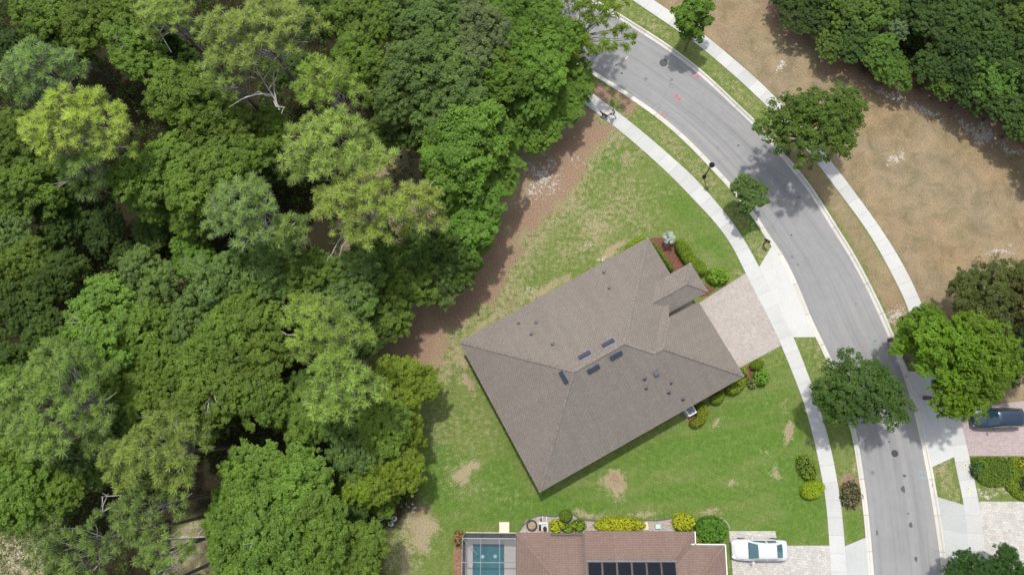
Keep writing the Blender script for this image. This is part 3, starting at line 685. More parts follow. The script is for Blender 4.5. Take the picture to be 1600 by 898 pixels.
# walls (set back under the eaves), fascia, openings
OV = .45
def wallpoly(name, pts, z0, z1, mat=MWALL): return MB().prism([tuple(L3(*q, 0)[:2]) for q in pts], z0, z1).build(name, mat, house)
wallpoly('wall', [(OV, OV), (U1 - OV, OV), (U1 - OV, V1 + .2), (U1 + .4, V1 + .2), (U1 + .4, VG + OV), (U2 - OV, VG + OV), (U2 - OV, VV - OV), (OV, VV - OV)], 0, ZE - .06)
wallpoly('entry_wall', [(U1 - 1.2, VA + .35), (UE - .35, VA + .35), (UE - .35, VA + .75), (U1 - .8, VA + .75)], 0, ZN - .1)
wallpoly('entry_wall', [(U1 - 1.2, VB - .75), (UE - .35, VB - .75), (UE - .35, VB - .35), (U1 - 1.2, VB - .35)], 0, ZN - .1)
wallpoly('rake_wall', [(U2 - (VG - V1) + .3, VG + .25), (U2 - .6, VG + .25), (U2 - .6, VG + .32), (U2 - (VG - V1) + .3, VG + .32)], ZE - .1, ZE + .12)
def fascia(par, pts, z, mat=MWHITE, closed=False):
    mb = MB()
    for a, b_ in zip(pts[:-1], pts[1:]): mb.beam((a[0], a[1], z), (b_[0], b_[1], z), .03, .17)
    return mb.build('fascia', mat, par)
MFASC = plain('tan_fascia', (.20, .165, .14), .7, vary=.1)
out = lambda u, v: L3(u, v, 0)
for a, b_ in [((-.02, -.02), (U1 + .02, -.02)), ((U1 + .02, -.02), (U1 + .02, V1)), ((-.02, -.02), (-.02, VV + .02)), ((-.02, VV + .02), (U2 + .02, VV + .02)), ((U2 + .02, VV + .02), (U2 + .02, VG))]:
    fascia(house, [out(*a), out(*b_)], ZE - .105, MFASC)
for a, b_ in [((ub + 1, VA - .02), (UE + .02, VA - .02)), ((UE + .02, VA - .02), (UE + .02, VB + .02)), ((ub + 1, VB + .02), (UE + .02, VB + .02))]:
    fascia(house, [out(*a), out(*b_)], ZN - .105, MFASC)
def opening(par, u, v, wd, z0, z1, along, outn, kind='window'):
    """window or garage door standing proud of a wall, in house coordinates"""
    du = np.array([*(ud if along == 'u' else vd), 0]); nn = np.array([*(vd if along == 'u' else ud), 0]) * outn; up = np.array([0, 0, 1.0])
    c_ = L3(u, v, (z0 + z1) / 2) + nn * .03
    fr = MB().box(c_, (wd + .16, .08, z1 - z0 + .16), ax=(du, nn, up)).build('window_frame' if kind == 'window' else 'door_frame', MWHITE, par)
    if kind == 'window':
        for s in (-.25, .25): MB().box(c_ + nn * .045 + du * wd * s, (wd * .46, .02, z1 - z0 - .06), ax=(du, nn, up)).build('pane', MGLASS, fr)
    else:
        for k in range(4): MB().box(c_ + nn * .05 + up * ((k - 1.5) * (z1 - z0) / 4), (wd, .03, (z1 - z0) / 4 - .02), ax=(du, nn, up)).build('door_panel', MWHITE, fr)
for u in (3.5, 8, 12.5): opening(house, u, OV, 1.6, .9, 2.2, 'u', -1)
for v in (3.5, 7.5, 11.5): opening(house, OV, v, 1.8, .5, 2.2, 'v', -1)
for u in (4, 9.5, 13): opening(house, u, VV - OV, 1.4, .9, 2.2, 'u', 1)
opening(house, U1 - OV, V1 * .5, 1.8, .6, 2.2, 'v', 1)
opening(house, U2 - OV, (VG + VV) / 2, 4.9, .02, 2.25, 'v', 1, 'door')
opening(house, U1 + .4, vm, 1.1, .05, 2.2, 'v', 1)
# roof vents
def roof_z(u, v): 
    m1 = min(u, U1 - u, v, VV - v); m2 = min(U2 - u, v - V1, VV - v) if v > V1 else -9
    return zz(max(m1, m2))
def on_roof(px, py):
    z = 4.5
    for _ in range(12): u, v = tolocal(P(px, py, z)); z = roof_z(u, v)
    return u, v, z
for px, py in [(951, 537), (914, 556), (962, 554), (926.5, 575), (882, 588.5)]:
    u, v, z = on_roof(px, py)
    m1 = (u, U1 - u, v, VV - v); k = int(np.argmin(m1))
    al = np.array([*ud, 0]) if k >= 2 else np.array([*vd, 0])
    dn = {0: -np.array([*ud, 0]), 1: np.array([*ud, 0]), 2: -np.array([*vd, 0]), 3: np.array([*vd, 0])}[k]
    ax2 = dn - np.array([0, 0, KP_]); ax2 /= np.linalg.norm(ax2); up = np.cross(al, ax2); up = up if up[2] > 0 else -up
    c_ = L3(u, v, z)
    vt = MB().box(c_ + up * .015, (1.18, .52, .02), ax=(al, ax2, up)).build('ridge_vent', MVENT2, roof)
    mb = MB().box(c_ + up * .10 + ax2 * .05, (1.1, .34, .15), ax=(al, ax2, up)); mb.build('vent_hood', MVENT, roof)
for px, py, s in [(944, 426, .12), (952, 450.5, .1), (810.5, 505, .09), (838, 504, .12), (830.5, 522, .12), (863.5, 538, .11), (1025, 583, .28), (1007, 591, .13), (1009.5, 606, .11), (1048.5, 598, .09), (1045, 612.5, .13), (1067, 623, .12)]:
    u, v, z = on_roof(px, py); c_ = L3(u, v, z)
    mb = MB()
    if s > .2: mb.box(c_ + np.array([0, 0, .12]), (.42, .42, .2), ax=(np.array([*ud, 0]), np.array([*vd, 0]), np.array([0, 0, 1.0])))
    else: mb.lathe([(s * 1.5, .0), (s * 1.3, .04), (s * .62, .06), (s * .62, .26)], c_, 10)
    mb.build('roof_vent' if s > .2 else 'vent_pipe', MVENT, roof)

# ---------------------------------------------------------------- neighbour's house along the bottom edge
def wp(px, py, z): return P(px, py, z)
Z2, K2 = 2.8, .42
nw = wp(807, 832, Z2); HN = nw.copy(); HN[2] = 0
nb_house = empty('neighbour_house', HN, 0, 'low house with red-brown shingle roof and solar panels beside the screened pool', 'house')
rel = lambda q: np.array(q, float) - HN
xm0 = wp(910, 832, Z2)[0]; xm1 = wp(1084, 830, Z2)[0]; yN = nw[1]; yM = wp(1000, 829, Z2)[1]
def hip_block(x0, x1, yn, ys, zb, k, left=True, right=True, nm='roof'):
    h = (yn - ys) / 2; ym = (yn + ys) / 2; T = lambda x, y, hgt: rel((x, y, zb + k * hgt))
    xa, xb = (x0 + h if left else x0), (x1 - h if right else x1)
    f = [(T(x0, yn, 0), T(x1, yn, 0), T(xb, ym, h), T(xa, ym, h)), (T(x0, ys, 0), T(x1, ys, 0), T(xb, ym, h), T(xa, ym, h))]
    if left: f.append((T(x0, yn, 0), T(xa, ym, h), T(x0, ys, 0)))
    if right: f.append((T(x1, yn, 0), T(xb, ym, h), T(x1, ys, 0)))
    o = roof_mesh(nm, f, MR2, nb_house)
    ln = [(T(xa, ym, h), T(xb, ym, h))]
    if left: ln += [(T(x0, yn, 0), T(xa, ym, h)), (T(x0, ys, 0), T(xa, ym, h))]
    if right: ln += [(T(x1, yn, 0), T(xb, ym, h)), (T(x1, ys, 0), T(xb, ym, h))]
    caps(ln, MCAP2, o, .24); return o, T
hip_block(nw[0], xm0 - .02 + 4, yN, yN - 13, Z2, K2, True, False)
roofM, TM = hip_block(xm0 + .12, xm1, yM, yM - 14.5, Z2 + .16, K2, False, True)
xe = wp(1132, 851, Z2 + .25)[0]; yE = wp(1132, 851, Z2 + .25)[1]
hip_block(xm1 - 4.5, xe, yE, yE - 9, Z2 + .25, K2, False, True)
MB().prism([tuple(rel((x, y, 0))[:2]) for x, y in ((nw[0] + .5, yN - .5), (xm1 - .5, yN - .5), (xm1 - .5, yE - .5), (xe - .5, yE - .5), (xe - .5, yE - 8.5), (nw[0] + .5, yE - 8.5))], 0, Z2 - .05).build('wall', MWALL, nb_house)
gut = [((xm1 + .05, yM + .03), (xm1 + .05, yE)), ((wp(1073, 851, Z2)[0], yE + .05), (xe + .05, yE + .05)), ((xe + .07, yE + .05), (xe + .07, yE - 9))]
for a, b_ in gut:
    MB().beam(rel((*a, Z2 + .24)), rel((*b_, Z2 + .24)), .09, .11).build('gutter', MWHITE, nb_house)
MGUT = plain('dark_gutter', (.10, .075, .07), .6)
for a, b_ in [((860, 834), (909, 834)), ((911, 834), (915, 905))]:
    q, r_ = wp(*a, Z2 + .27), wp(*b_, Z2 + .27 + (b_[1] > 850) * K2 * 4.0)
    MB().beam(rel(q), rel(r_), .17, .10).build('gutter', MGUT, nb_house)
MB().beam(rel((nw[0] - .03, yN, Z2 - .08)), rel((nw[0] - .03, yN - 13, Z2 - .08)), .06, .16).build('fascia', MGUT, nb_house)
# solar panels on the north slope
MSOL = plain('solar_collector', (.010, .012, .018), .8, vary=.2, spec=.15)
slope = math.atan(K2); down = np.array([0, math.cos(slope), -math.sin(slope)]); upn = np.array([0, math.sin(slope), math.cos(slope)])
def roofM_z(y): return Z2 + .16 + K2 * (yM - y)
def on_m(px, py):
    z = 4.2
    for _ in range(10): q = wp(px, py, z); z = roofM_z(q[1])
    return q
for k in range(6):
    a = on_m(918.5 + k * 23.0, 878); b_ = on_m(939.5 + k * 23.0, 878); wd = b_[0] - a[0]; Lp = 3.0
    c_ = rel((a + b_) / 2) - down * (Lp / 2) + upn * .09
    fr = MB().box(c_, (wd + .04, Lp, .05), ax=(np.array([1.0, 0, 0]), down, upn)).build('solar_panel', MBLACK, nb_house)
    MB().box(c_ + upn * .03, (wd - .05, Lp - .08, .012), ax=(np.array([1.0, 0, 0]), down, upn)).build('solar_glass', MSOL, fr)
a, b_ = on_m(916, 876.5), on_m(1057, 876.5)
MB().tube([rel(a) + upn * .1, rel(b_) + upn * .1], .05, 8).build('header_pipe', MVENT2, nb_house)
# pool, deck and screened enclosure
MDECK = m_concrete('pool_deck', (.52, .49, .46), (.43, .40, .38), .02)
X0, Y0 = P(727.6, 832)[0], P(727.6, 831.5)[1]; X1_, Y1_ = nw[0] + .45, P(760, 1000)[1]
pa, pb = P(739, 849), P(788, 849)
deck = empty('pool_deck', (0, 0, 0), kind='structure')
for bx in ((X0, Y1_, pa[0], Y0), (pb[0], Y1_, X1_, Y0), (pa[0], pa[1], pb[0], Y0)):
    MB().prism([(bx[0], bx[1]), (bx[2], bx[1]), (bx[2], bx[3]), (bx[0], bx[3])], -.05, .06).build('deck_slab', MDECK, deck)
mw, nn_, ll, bb = newmat('pool_water'); pp = pos(nn_)
fw = noise(nn_, ll, pp, 1.4, 4, .6, .8)
ll.new(ramp(nn_, ll, fw, [(.3, (.030, .15, .18)), (.7, (.045, .20, .23))]), bb.inputs['Base Color']); bb.inputs['Roughness'].default_value = .05
bump(nn_, ll, bb, fw, .15, .05)
pool = empty('swimming_pool', (pa[0], pa[1], 0), 0, 'rectangular swimming pool with teal water inside the screen enclosure', 'pool')
pl_, pw_ = pa[1] - Y1_, pb[0] - pa[0]
MTILE = plain('pool_tile', (.06, .16, .24), .3, vary=.3, scale=8); MPF = plain('pool_plaster', (.16, .33, .36), .7)
for c_, d_ in [((.04, -pl_ / 2, -.55), (.08, pl_, 1.15)), ((pw_ - .04, -pl_ / 2, -.55), (.08, pl_, 1.15)), ((pw_ / 2, -.04, -.55), (pw_ - .16, .08, 1.15)), ((pw_ / 2, -pl_ + .04, -.55), (pw_ - .16, .08, 1.15))]:
    MB().box(c_, d_).build('pool_wall', MTILE, pool)
MB().box((pw_ / 2, -pl_ / 2, -.30), (pw_ - .17, pl_ - .17, .3)).build('water', mw, pool)
for px, py in ((754, 869.5), (773.5, 869)):
    q = P(px, py); MB().lathe([(.16, 0), (.16, .012), (.05, .02)], (q[0] - pa[0], q[1] - pa[1], -.15), 12).build('floor_return', plain('return_white', (.35, .55, .58)), pool)
MSCR = bpy.data.materials.new('insect_screen'); MSCR.use_nodes = True; _n = MSCR.node_tree.nodes; _l = MSCR.node_tree.links; _n.clear()
_o = _n.new('ShaderNodeOutputMaterial'); _t = _n.new('ShaderNodeBsdfTransparent'); _d = _n.new('ShaderNodeBsdfDiffuse'); _m = _n.new('ShaderNodeMixShader')
_d.inputs[0].default_value = (.10, .11, .13, 1); _m.inputs[0].default_value = .13; _l.new(_t.outputs[0], _m.inputs[1]); _l.new(_d.outputs[0], _m.inputs[2]); _l.new(_m.outputs[0], _o.inputs[0])
MSCR2 = MSCR.copy(); MSCR2.name = 'wall_screen'; [x for x in MSCR2.node_tree.nodes if x.type == 'MIX_SHADER'][0].inputs[0].default_value = .5
enc = empty('screen_enclosure', (X0, Y0, 0), 0, 'screened pool enclosure with thin pale aluminium beams', 'enclosure')
re = lambda x, y, z: (x - X0, y - Y0, z)
ZC = 2.75; ys = [Y0 - .03, P(760, 878, ZC)[1], P(760, 930, ZC)[1]]; xs = [X0 + .03, P(751, 860, ZC)[0], P(780.5, 860, ZC)[0], X1_ - .5]
MBM = plain('aluminium_beam', (.36, .38, .42), .5, .2, vary=.08)
for y in ys: MB().beam(re(xs[0], y, ZC), re(xs[-1], y, ZC), .06, .08).build('roof_beam', MBM, enc)
for x in xs: MB().beam(re(x, ys[0] - .03, ZC), re(x, ys[-1], ZC), .045, .075).build('roof_beam', MBM, enc)
for x in xs: MB().box(re(x, ys[0], ZC / 2), (.06, .06, ZC - .1)).build('post', MBM, enc)
for y in ys[1:]: MB().box(re(xs[0], y, ZC / 2), (.06, .06, ZC - .1)).build('post', MBM, enc)
MB().beam(re(xs[0], ys[0], ZC + .01), re(xs[0] + 1.3, ys[0] - 1.3, ZC + .01), .035, .05).build('shadow_bar', MBM, enc)  # added bar standing in for a diagonal shadow line
MB().beam(re(xs[0], ys[0] + .02, .12), re(xs[-1], ys[0] + .02, .12), .14, .14).build('kick_plate', plain('cream_trim', (.66, .58, .45), .6), enc)
MB().beam(re(xs[0], ys[0], .9), re(xs[-1], ys[0], .9), .04, .05).build('chair_rail', MBM, enc)
MB().box(re((xs[0] + xs[-1]) / 2, (ys[0] + ys[-1]) / 2, ZC + .045), (xs[-1] - xs[0], ys[0] - ys[-1], .004)).build('roof_screen', MSCR, enc)
MB().box(re((xs[0] + xs[-1]) / 2, ys[0] + .035, ZC / 2), (xs[-1] - xs[0], .004, ZC - .1)).build('wall_screen', MSCR2, enc)
MB().box(re(xs[0] - .035, (ys[0] + ys[-1]) / 2, ZC / 2), (.004, ys[0] - ys[-1], ZC - .1)).build('wall_screen', MSCR2, enc)
q = P(788, 823.5); MB().box((q[0], q[1], .06), (15.5 / 17.4, 16.5 / 17.4, .14)).build('concrete_pad', m_concrete('pale_pad', (.72, .66, .55), (.65, .58, .47)))
tag(bpy.data.objects['concrete_pad'], 'square cream concrete step outside the pool screen door', 'step')

# mulch beds and edging
def bed(pts, mat, label):
    o = MB().prism(W(pts), -.04, .035).build('mulch_bed', mat); tag(o, label, kind='structure')
bed([(1012, 374), (1022, 371), (1036, 372), (1052, 378), (1058, 384), (1066, 412), (1080, 430), (1094, 440), (1104, 446), (1118, 452), (1106, 462), (1080, 466), (1040, 440)], MMULCH, 'red-brown mulch bed at the front door')
bed([(1155, 575), (1170, 571), (1180, 568), (1186, 590), (1180, 604), (1166, 594)], MMULCH, 'red-brown mulch bed at the garage corner')
bed([(1066, 645), (1083, 630), (1086, 652), (1076, 664)], MMULCH2, 'bare bed at the air conditioner')
bed([(709, 831), (727.3, 831), (727.3, 940), (708, 940)], MMULCH2, 'brown mulch strip along the pool screen')
MGRAV = plain('pale_gravel', (.34, .30, .27), 1, vary=.5, scale=9, bmp=.8)
bed([(811, 829), (822, 812), (834, 808), (843, 804), (856, 805), (868, 808), (874, 804), (884, 797), (897, 803), (906, 812), (930, 814), (1010, 812), (1024, 813), (1040, 811), (1052, 808), (1056, 840), (811, 840)], MGRAV, 'pale gravel bed along the north wall')
mb = MB(); e_ = catmull(PL([(811, 829), (822, 812), (834, 808), (843, 804), (856, 805), (868, 808), (874, 804), (884, 797), (897, 803), (906, 812), (930, 814), (970, 810), (1010, 812), (1024, 813), (1040, 811), (1052, 808)]), 4)
mb.tube([(*q, .05) for q in e_], .06, 5); tag(mb.build('bed_edging', plain('dark_edging', (.09, .08, .08))), 'dark wavy edging between the gravel bed and the lawn', 'edging')
mb = MB(); e_ = catmull(PL([(1125, 808), (1132, 812), (1138, 818), (1140, 826)]), 4)
mb.tube([(*q, .05) for q in e_], .06, 5); tag(mb.build('bed_edging', plain('pale_edging', (.35, .33, .31))), 'pale curved edging stones beside the dark bush and driveway', 'edging')
# ---------------------------------------------------------------- vegetation
def leaf_mesh(name, C, N, Lh, Wh, tone, mat, r):
    """C centres, N normals: one kite-shaped leaf each"""
    k = len(C); N = N / (np.linalg.norm(N, axis=1)[:, None] + 1e-9)
    t = r.normal(size=(k, 3)); A = np.cross(N, t); A /= np.linalg.norm(A, axis=1)[:, None] + 1e-9; B = np.cross(N, A)
    Lh = np.broadcast_to(Lh, (k,))[:, None]; Wh = np.broadcast_to(Wh, (k,))[:, None]
    V = np.stack([C - A * Lh, C + B * Wh - A * Lh * .1, C + A * Lh, C - B * Wh - A * Lh * .1], 1).reshape(-1, 3)
    return quads(name, V, np.repeat(tone, 4), mat)
def quads(name, V, tone, mat, per=4):
    k = len(V) // per; me = bpy.data.meshes.new(name)
    me.vertices.add(len(V)); me.vertices.foreach_set('co', V.astype(np.float32).ravel())
    me.loops.add(len(V)); me.loops.foreach_set('vertex_index', np.arange(len(V), dtype=np.int32))
    me.polygons.add(k); me.polygons.foreach_set('loop_start', np.arange(0, len(V), per, dtype=np.int32)); me.polygons.foreach_set('loop_total', np.full(k, per, np.int32))
    me.update()
    at = me.attributes.new('tone', 'FLOAT', 'POINT'); at.data.foreach_set('value', tone.astype(np.float32))
    me.materials.append(mat); return me
def unit(r, k):
    v = r.normal(size=(k, 3)); return v / np.linalg.norm(v, axis=1)[:, None]

def oak_meshes(seed, leaf=.095, gap=.04, nl=52, per=38, sprig=.16):
    """crown of nominal radius 4 m centred 6.5 m up: lobes > clumps > leaves; plus limbs and trunk"""
    r = np.random.default_rng(seed); RR = 4.0; lobes = []
    ph = r.random(4) * 6.28
    tries = 0
    while len(lobes) < nl and tries < 4000:
        tries += 1
        d = unit(r, 1)[0]
        if d[2] < -.25: continue
        az = math.atan2(d[1], d[0]); rad = 1 + .15 * math.sin(2 * az + ph[0]) + .12 * math.sin(3 * az + ph[1]) + .07 * math.sin(5 * az + ph[2])
        s = r.uniform(.62, 1.35) * (.75 + .25 * abs(d[2])); f = r.uniform(.8, 1.0) if r.random() < .72 else r.uniform(.3, .7)
        c = d * np.array([RR - s, RR - s, 2.5 - s * .5]) * rad * f
        if all(np.linalg.norm(c - q) > (s + t) * .46 for q, t in lobes): lobes.append((c, s))
    C, N, T = [], [], []
    for c, s in lobes:
        lt = r.uniform(-.16, .16); nsub = max(7, int(30 * s * s))
        d = unit(r, nsub); d[:, 2] = np.abs(d[:, 2]) * 1.0 - .2 * r.random(nsub); d /= np.linalg.norm(d, axis=1)[:, None]
        sub = c + d * np.array([s, s, s * .72]) * np.where(r.random(nsub) < sprig, r.uniform(1.0, 1.4, nsub), r.uniform(.68, 1.0, nsub))[:, None]; sr = r.uniform(.17, .34, nsub)
        for j in range(nsub):
            if r.random() < gap: continue
            k = per; e = unit(r, k); e[:, 2] = np.abs(e[:, 2]) * .9 - .15
            q = sub[j] + e * sr[j] * r.uniform(.5, 1.12, (k, 1)) * np.array([1.15, 1.15, .75])
            C.append(q); N.append(e * .5 + d[j] * .5 + unit(r, k) * .7 + np.array([0, 0, .75])); T.append(np.clip(.42 + lt + r.normal(0, .22, k) + r.uniform(-.12, .12), 0, 1))
    C, N, T = np.vstack(C), np.vstack(N), np.concatenate(T)
    ls = leaf * r.uniform(.7, 1.4, len(C))
    crown = leaf_mesh('crown', C + np.array([0, 0, 6.5]), N, ls, ls * .55, T, MLEAF, r)
    mb = MB()
    for c, s in lobes[::2]:
        st = np.array([0, 0, 3.2 + r.random() * 1.4]); e = c + np.array([0, 0, 6.5 - s * .2]); mid = st * .5 + e * .5 + np.array([r.normal(0, .2), r.normal(0, .2), -.35])
        mb.tube([st, mid, e], [.13, .08, .025], 5, False)
    limbs = mesh('branches', mb.V, mb.F, MBARK, True)
    mb = MB().tube([(0, 0, -.2), (.05, .03, 1.5), (-.06, .05, 3.3), (.1, 0, 5.6)], [.30, .22, .18, .09], 8)
    trunk = mesh('trunk', mb.V, mb.F, MBARK, True)
    return crown, limbs, trunk

def pine_parts(root, clusters, zc, r, tint, tuft=.46, per=52, trunk_top=None, lean=(0, 0), limb_r=.07, tpc=12, zb=.42, needle=.024):
    """root-relative clusters [(x,y,z,radius)]: bunches of needle tufts on bare limbs"""
    C, T = [], []
    mb = MB(); top = np.array([lean[0], lean[1], zc + .3]) if trunk_top is None else np.array(trunk_top)
    for (x, y, z, cr) in clusters:
        k = max(3, int(tpc * (cr / 1.0) ** 2 + .5)); c = np.array([x, y, z])
        ii = np.arange(k) + .5; ph = ii * 2.399963 + r.random() * 6.28; rr = np.sqrt(ii / k) * cr * .92
        t = np.stack([np.cos(ph) * rr, np.sin(ph) * rr, np.sqrt(np.clip(1 - (rr / cr) ** 2, 0, 1)) * cr * .5], 1) + c + r.normal(0, .12, (k, 3))
        lt = r.uniform(-.12, .12)
        for q in t:
            rad = tuft * r.uniform(.72, 1.15); e = unit(r, per); e[:, 2] = e[:, 2] * .9 + .22; e /= np.linalg.norm(e, axis=1)[:, None]
            L = rad * r.uniform(.7, 1.1, (per, 1)); s = np.cross(e, unit(r, per)); s /= np.linalg.norm(s, axis=1)[:, None] + 1e-9
            w0 = needle * r.uniform(.8, 1.3, (per, 1))
            C.append(np.stack([q + e * L * .12 - s * w0 * .7, q + e * L * .12 + s * w0 * .7, q + e * L + s * w0 * .6 + np.array([0, 0, -.05]), q + e * L - s * w0 * .6 + np.array([0, 0, -.05])], 1).reshape(-1, 3))
            T.append(np.repeat(np.clip(.18 + lt + .85 * e[:, 2] + r.normal(0, .12, per) + r.uniform(-.16, .16), 0, 1), 4))  # needles pointing up get a lighter tone: tuft's bright top painted in
        f = r.uniform(.45, .8); st = np.array([top[0] * f, top[1] * f, zc * r.uniform(.55, .8)]); d = c - st
        st = np.array([lean[0] * st[2] / zc, lean[1] * st[2] / zc, st[2]])
        mid = st * .5 + c * .5 + r.normal(0, .25, 3); e2 = c + np.array([0, 0, -.05])
        mb.tube([st, st * .7 + mid * .3 + r.normal(0, .1, 3), mid, mid * .4 + e2 * .6 + r.normal(0, .12, 3), e2], [limb_r, limb_r * .8, limb_r * .6, limb_r * .45, limb_r * .25], 5, False)
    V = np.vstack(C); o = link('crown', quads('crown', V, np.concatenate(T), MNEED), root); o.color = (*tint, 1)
    mb.build('branches', MDEAD, root, smooth=True)
    lx, ly = lean
    MB().tube([(0, 0, -.2), (lx * .25, ly * .25, zc * .25), (lx * .6, ly * .6, zc * .6), (lx * .9, ly * .9, zc * .9), tuple(top)], [.26, .22, .18, .12, .05], 8).build('trunk', MPBARK, root, smooth=True)
def random_clusters(r, RX, RY, zc, rot, n=None, hole=.0):
    n = n or int(9 * RX * RY / 4); out = []; t = 0
    ph = r.random(3) * 6.28
    while len(out) < n and t < 3000:
        t += 1
        a = r.random() * 6.28; f = math.sqrt(r.random()) * (1 + .12 * math.sin(3 * a + ph[0]) + .1 * math.sin(5 * a + ph[1])); cr = r.uniform(.48, 1.0)
        x, y = f * math.cos(a) * (RX - cr * .5), f * math.sin(a) * (RY - cr * .5)
        z = zc + (1 - f * f) * 1.5 + r.uniform(-1.4, .5); cs, sn = math.cos(rot), math.sin(rot)
        q = (x * cs - y * sn, x * sn + y * cs, z, cr)
        if all(math.hypot(q[0] - p_[0], q[1] - p_[1]) > (cr + p_[3]) * .50 for p_ in out): out.append(q)
    return out

OAKS = [oak_meshes(100 + i) for i in range(9)]
OAKF = [oak_meshes(200 + i, leaf=.09, nl=46, per=34, sprig=.34, gap=.12) for i in range(3)]
def oak(px, py, rpx, zc, tint, label, cat='tree', group=None, name='oak_tree', var=None, rot=None, pool=OAKS, fz=1.0, loc=None, s=None):
    c = P(px, py, zc); s = s or rpx / S(px, py, zc) / 4.0
    root = empty(name, (c[0], c[1], 0), 0, label, cat, group)
    k = var if var is not None else random.randrange(len(pool)); cr, li, tr = pool[k % len(pool)]
    root.rotation_euler = (0, 0, rot if rot is not None else random.uniform(0, 6.28))
    sz = zc / 6.5
    root.scale = (s * random.uniform(.9, 1.12), s * random.uniform(.88, 1.1), sz * fz)
    # the crown keeps its own depth: counter the trunk stretch about the crown centre
    o = link('crown', cr, root); o.color = (*tint, 1)
    if s < sz: o.scale = (1, 1, max(.6, s / sz)); o.location = (0, 0, 6.5 * (1 - max(.6, s / sz)))
    link('branches', li, root); link('trunk', tr, root)
    return root

GREEN = dict(mid=(.092, .155, .026), dark=(.052, .098, .019), vdark=(.038, .075, .016), olive=(.090, .154, .042), bright=(.098, .178, .030), vivid=(.094, .182, .028), yellow=(.122, .190, .022), grey=(.112, .165, .068), pale=(.15, .21, .07))
GREEN = {k: tuple(np.array(v) * 1.68 * np.array([1.14, 1.0, 1.15])) for k, v in GREEN.items()}
FT = [  # px, py, radius px, tone, height of crown centre
 (70,25,48,'mid',8),(150,35,55,'mid',8.5),(215,38,50,'mid',8),(212,82,46,'bright',8.5),(18,75,30,'vdark',5),(285,60,34,'dark',5),(300,105,30,'dark',5),(110,75,34,'dark',6),
 (295,150,58,'mid',8.5),(345,195,55,'mid',8),(250,275,60,'bright',8),(322,285,55,'mid',8.5),(375,245,45,'mid',8),(238,318,36,'mid',6),
 (22,215,50,'mid',7.5),(42,295,60,'mid',7),(12,370,42,'olive',6.5),(95,345,44,'vdark',4),(160,360,40,'vdark',3.5),(100,285,36,'dark',5),
 (240,365,28,'dark',3),(300,402,34,'vivid',4.5),(35,412,46,'mid',7),(85,440,46,'dark',6.5),(25,480,45,'dark',7),(70,512,42,'dark',6.5),(15,560,32,'dark',6),(12,590,24,'bright',6.5),(200,400,26,'dark',2.5),
 (232,440,52,'olive',8),(172,500,60,'bright',8.5),(235,525,55,'mid',8),(130,555,45,'bright',8),(345,440,56,'olive',8),(300,500,46,'olive',7),(395,488,50,'mid',8),(270,575,46,'mid',8),
 (350,548,60,'mid',8.5),(398,560,55,'mid',8.5),(330,620,56,'mid',8.5),(240,620,46,'mid',7.5),(300,665,40,'mid',7),(408,622,48,'mid',8),(190,590,42,'mid',7.5),
 (430,415,50,'olive',7.5),(482,428,48,'mid',7.5),(545,452,54,'olive',7.5),(598,470,50,'mid',6.5),(645,432,44,'mid',6.5),(585,395,42,'dark',6.5),(655,388,38,'dark',6),(712,395,46,'dark',6.5),(698,432,42,'olive',5.5),(735,372,32,'mid',6),(570,520,40,'dark',6),(600,505,26,'dark',5),(540,495,38,'dark',5.5),
 (565,30,52,'mid',8.5),(622,32,42,'olive',8),(505,20,40,'dark',7),(650,115,60,'olive',9),(708,128,54,'olive',9),(625,160,42,'olive',8),(690,30,52,'olive',8.5),(752,58,56,'grey',8.5),(680,188,44,'olive',8),(605,205,36,'mid',6.5),(560,95,44,'mid',8),
 (806,70,40,'vivid',7),(772,90,36,'mid',7.5),(785,125,44,'vivid',7.5),(792,25,42,'vivid',8),(842,35,44,'vivid',7.5),(845,92,48,'vivid',7.5),(888,128,42,'vivid',4.8),(820,155,46,'vivid',6.5),(862,168,46,'vivid',5.2),(835,208,34,'vivid',4.5),(800,205,36,'vivid',6),(885,57,30,'vivid',5),
 (725,228,70,'vivid',9),(775,275,38,'vivid',7),(738,325,56,'vivid',8),(690,292,36,'vivid',7.5),(640,205,34,'dark',6.5),(455,110,34,'dark',6),(425,205,36,'mid',6),(432,255,34,'dark',6),(385,300,30,'dark',6),(300,345,32,'mid',6),
 (490,645,46,'mid',7.5),(455,625,40,'dark',7),(622,610,50,'yellow',7.5),(650,600,34,'yellow',7),(590,665,48,'mid',7.5),(630,665,38,'yellow',7),(548,705,40,'olive',7),(618,735,42,'yellow',7),(575,745,44,'yellow',6.5),(545,785,36,'dark',6),(600,780,26,'mid',5),(530,640,44,'dark',7),
 (400,748,58,'bright',9),(468,760,56,'bright',9),(375,800,48,'bright',8.5),(430,828,68,'bright',9.5),(500,828,58,'bright',9),(370,872,48,'bright',8.5),(455,890,60,'bright',9),(560,865,46,'mid',7.5),(540,905,44,'mid',8),
 (28,775,58,'bright',8.5),(100,765,44,'mid',7),(15,720,46,'mid',7.5),(135,720,40,'dark',6.5),(205,650,40,'dark',7)]
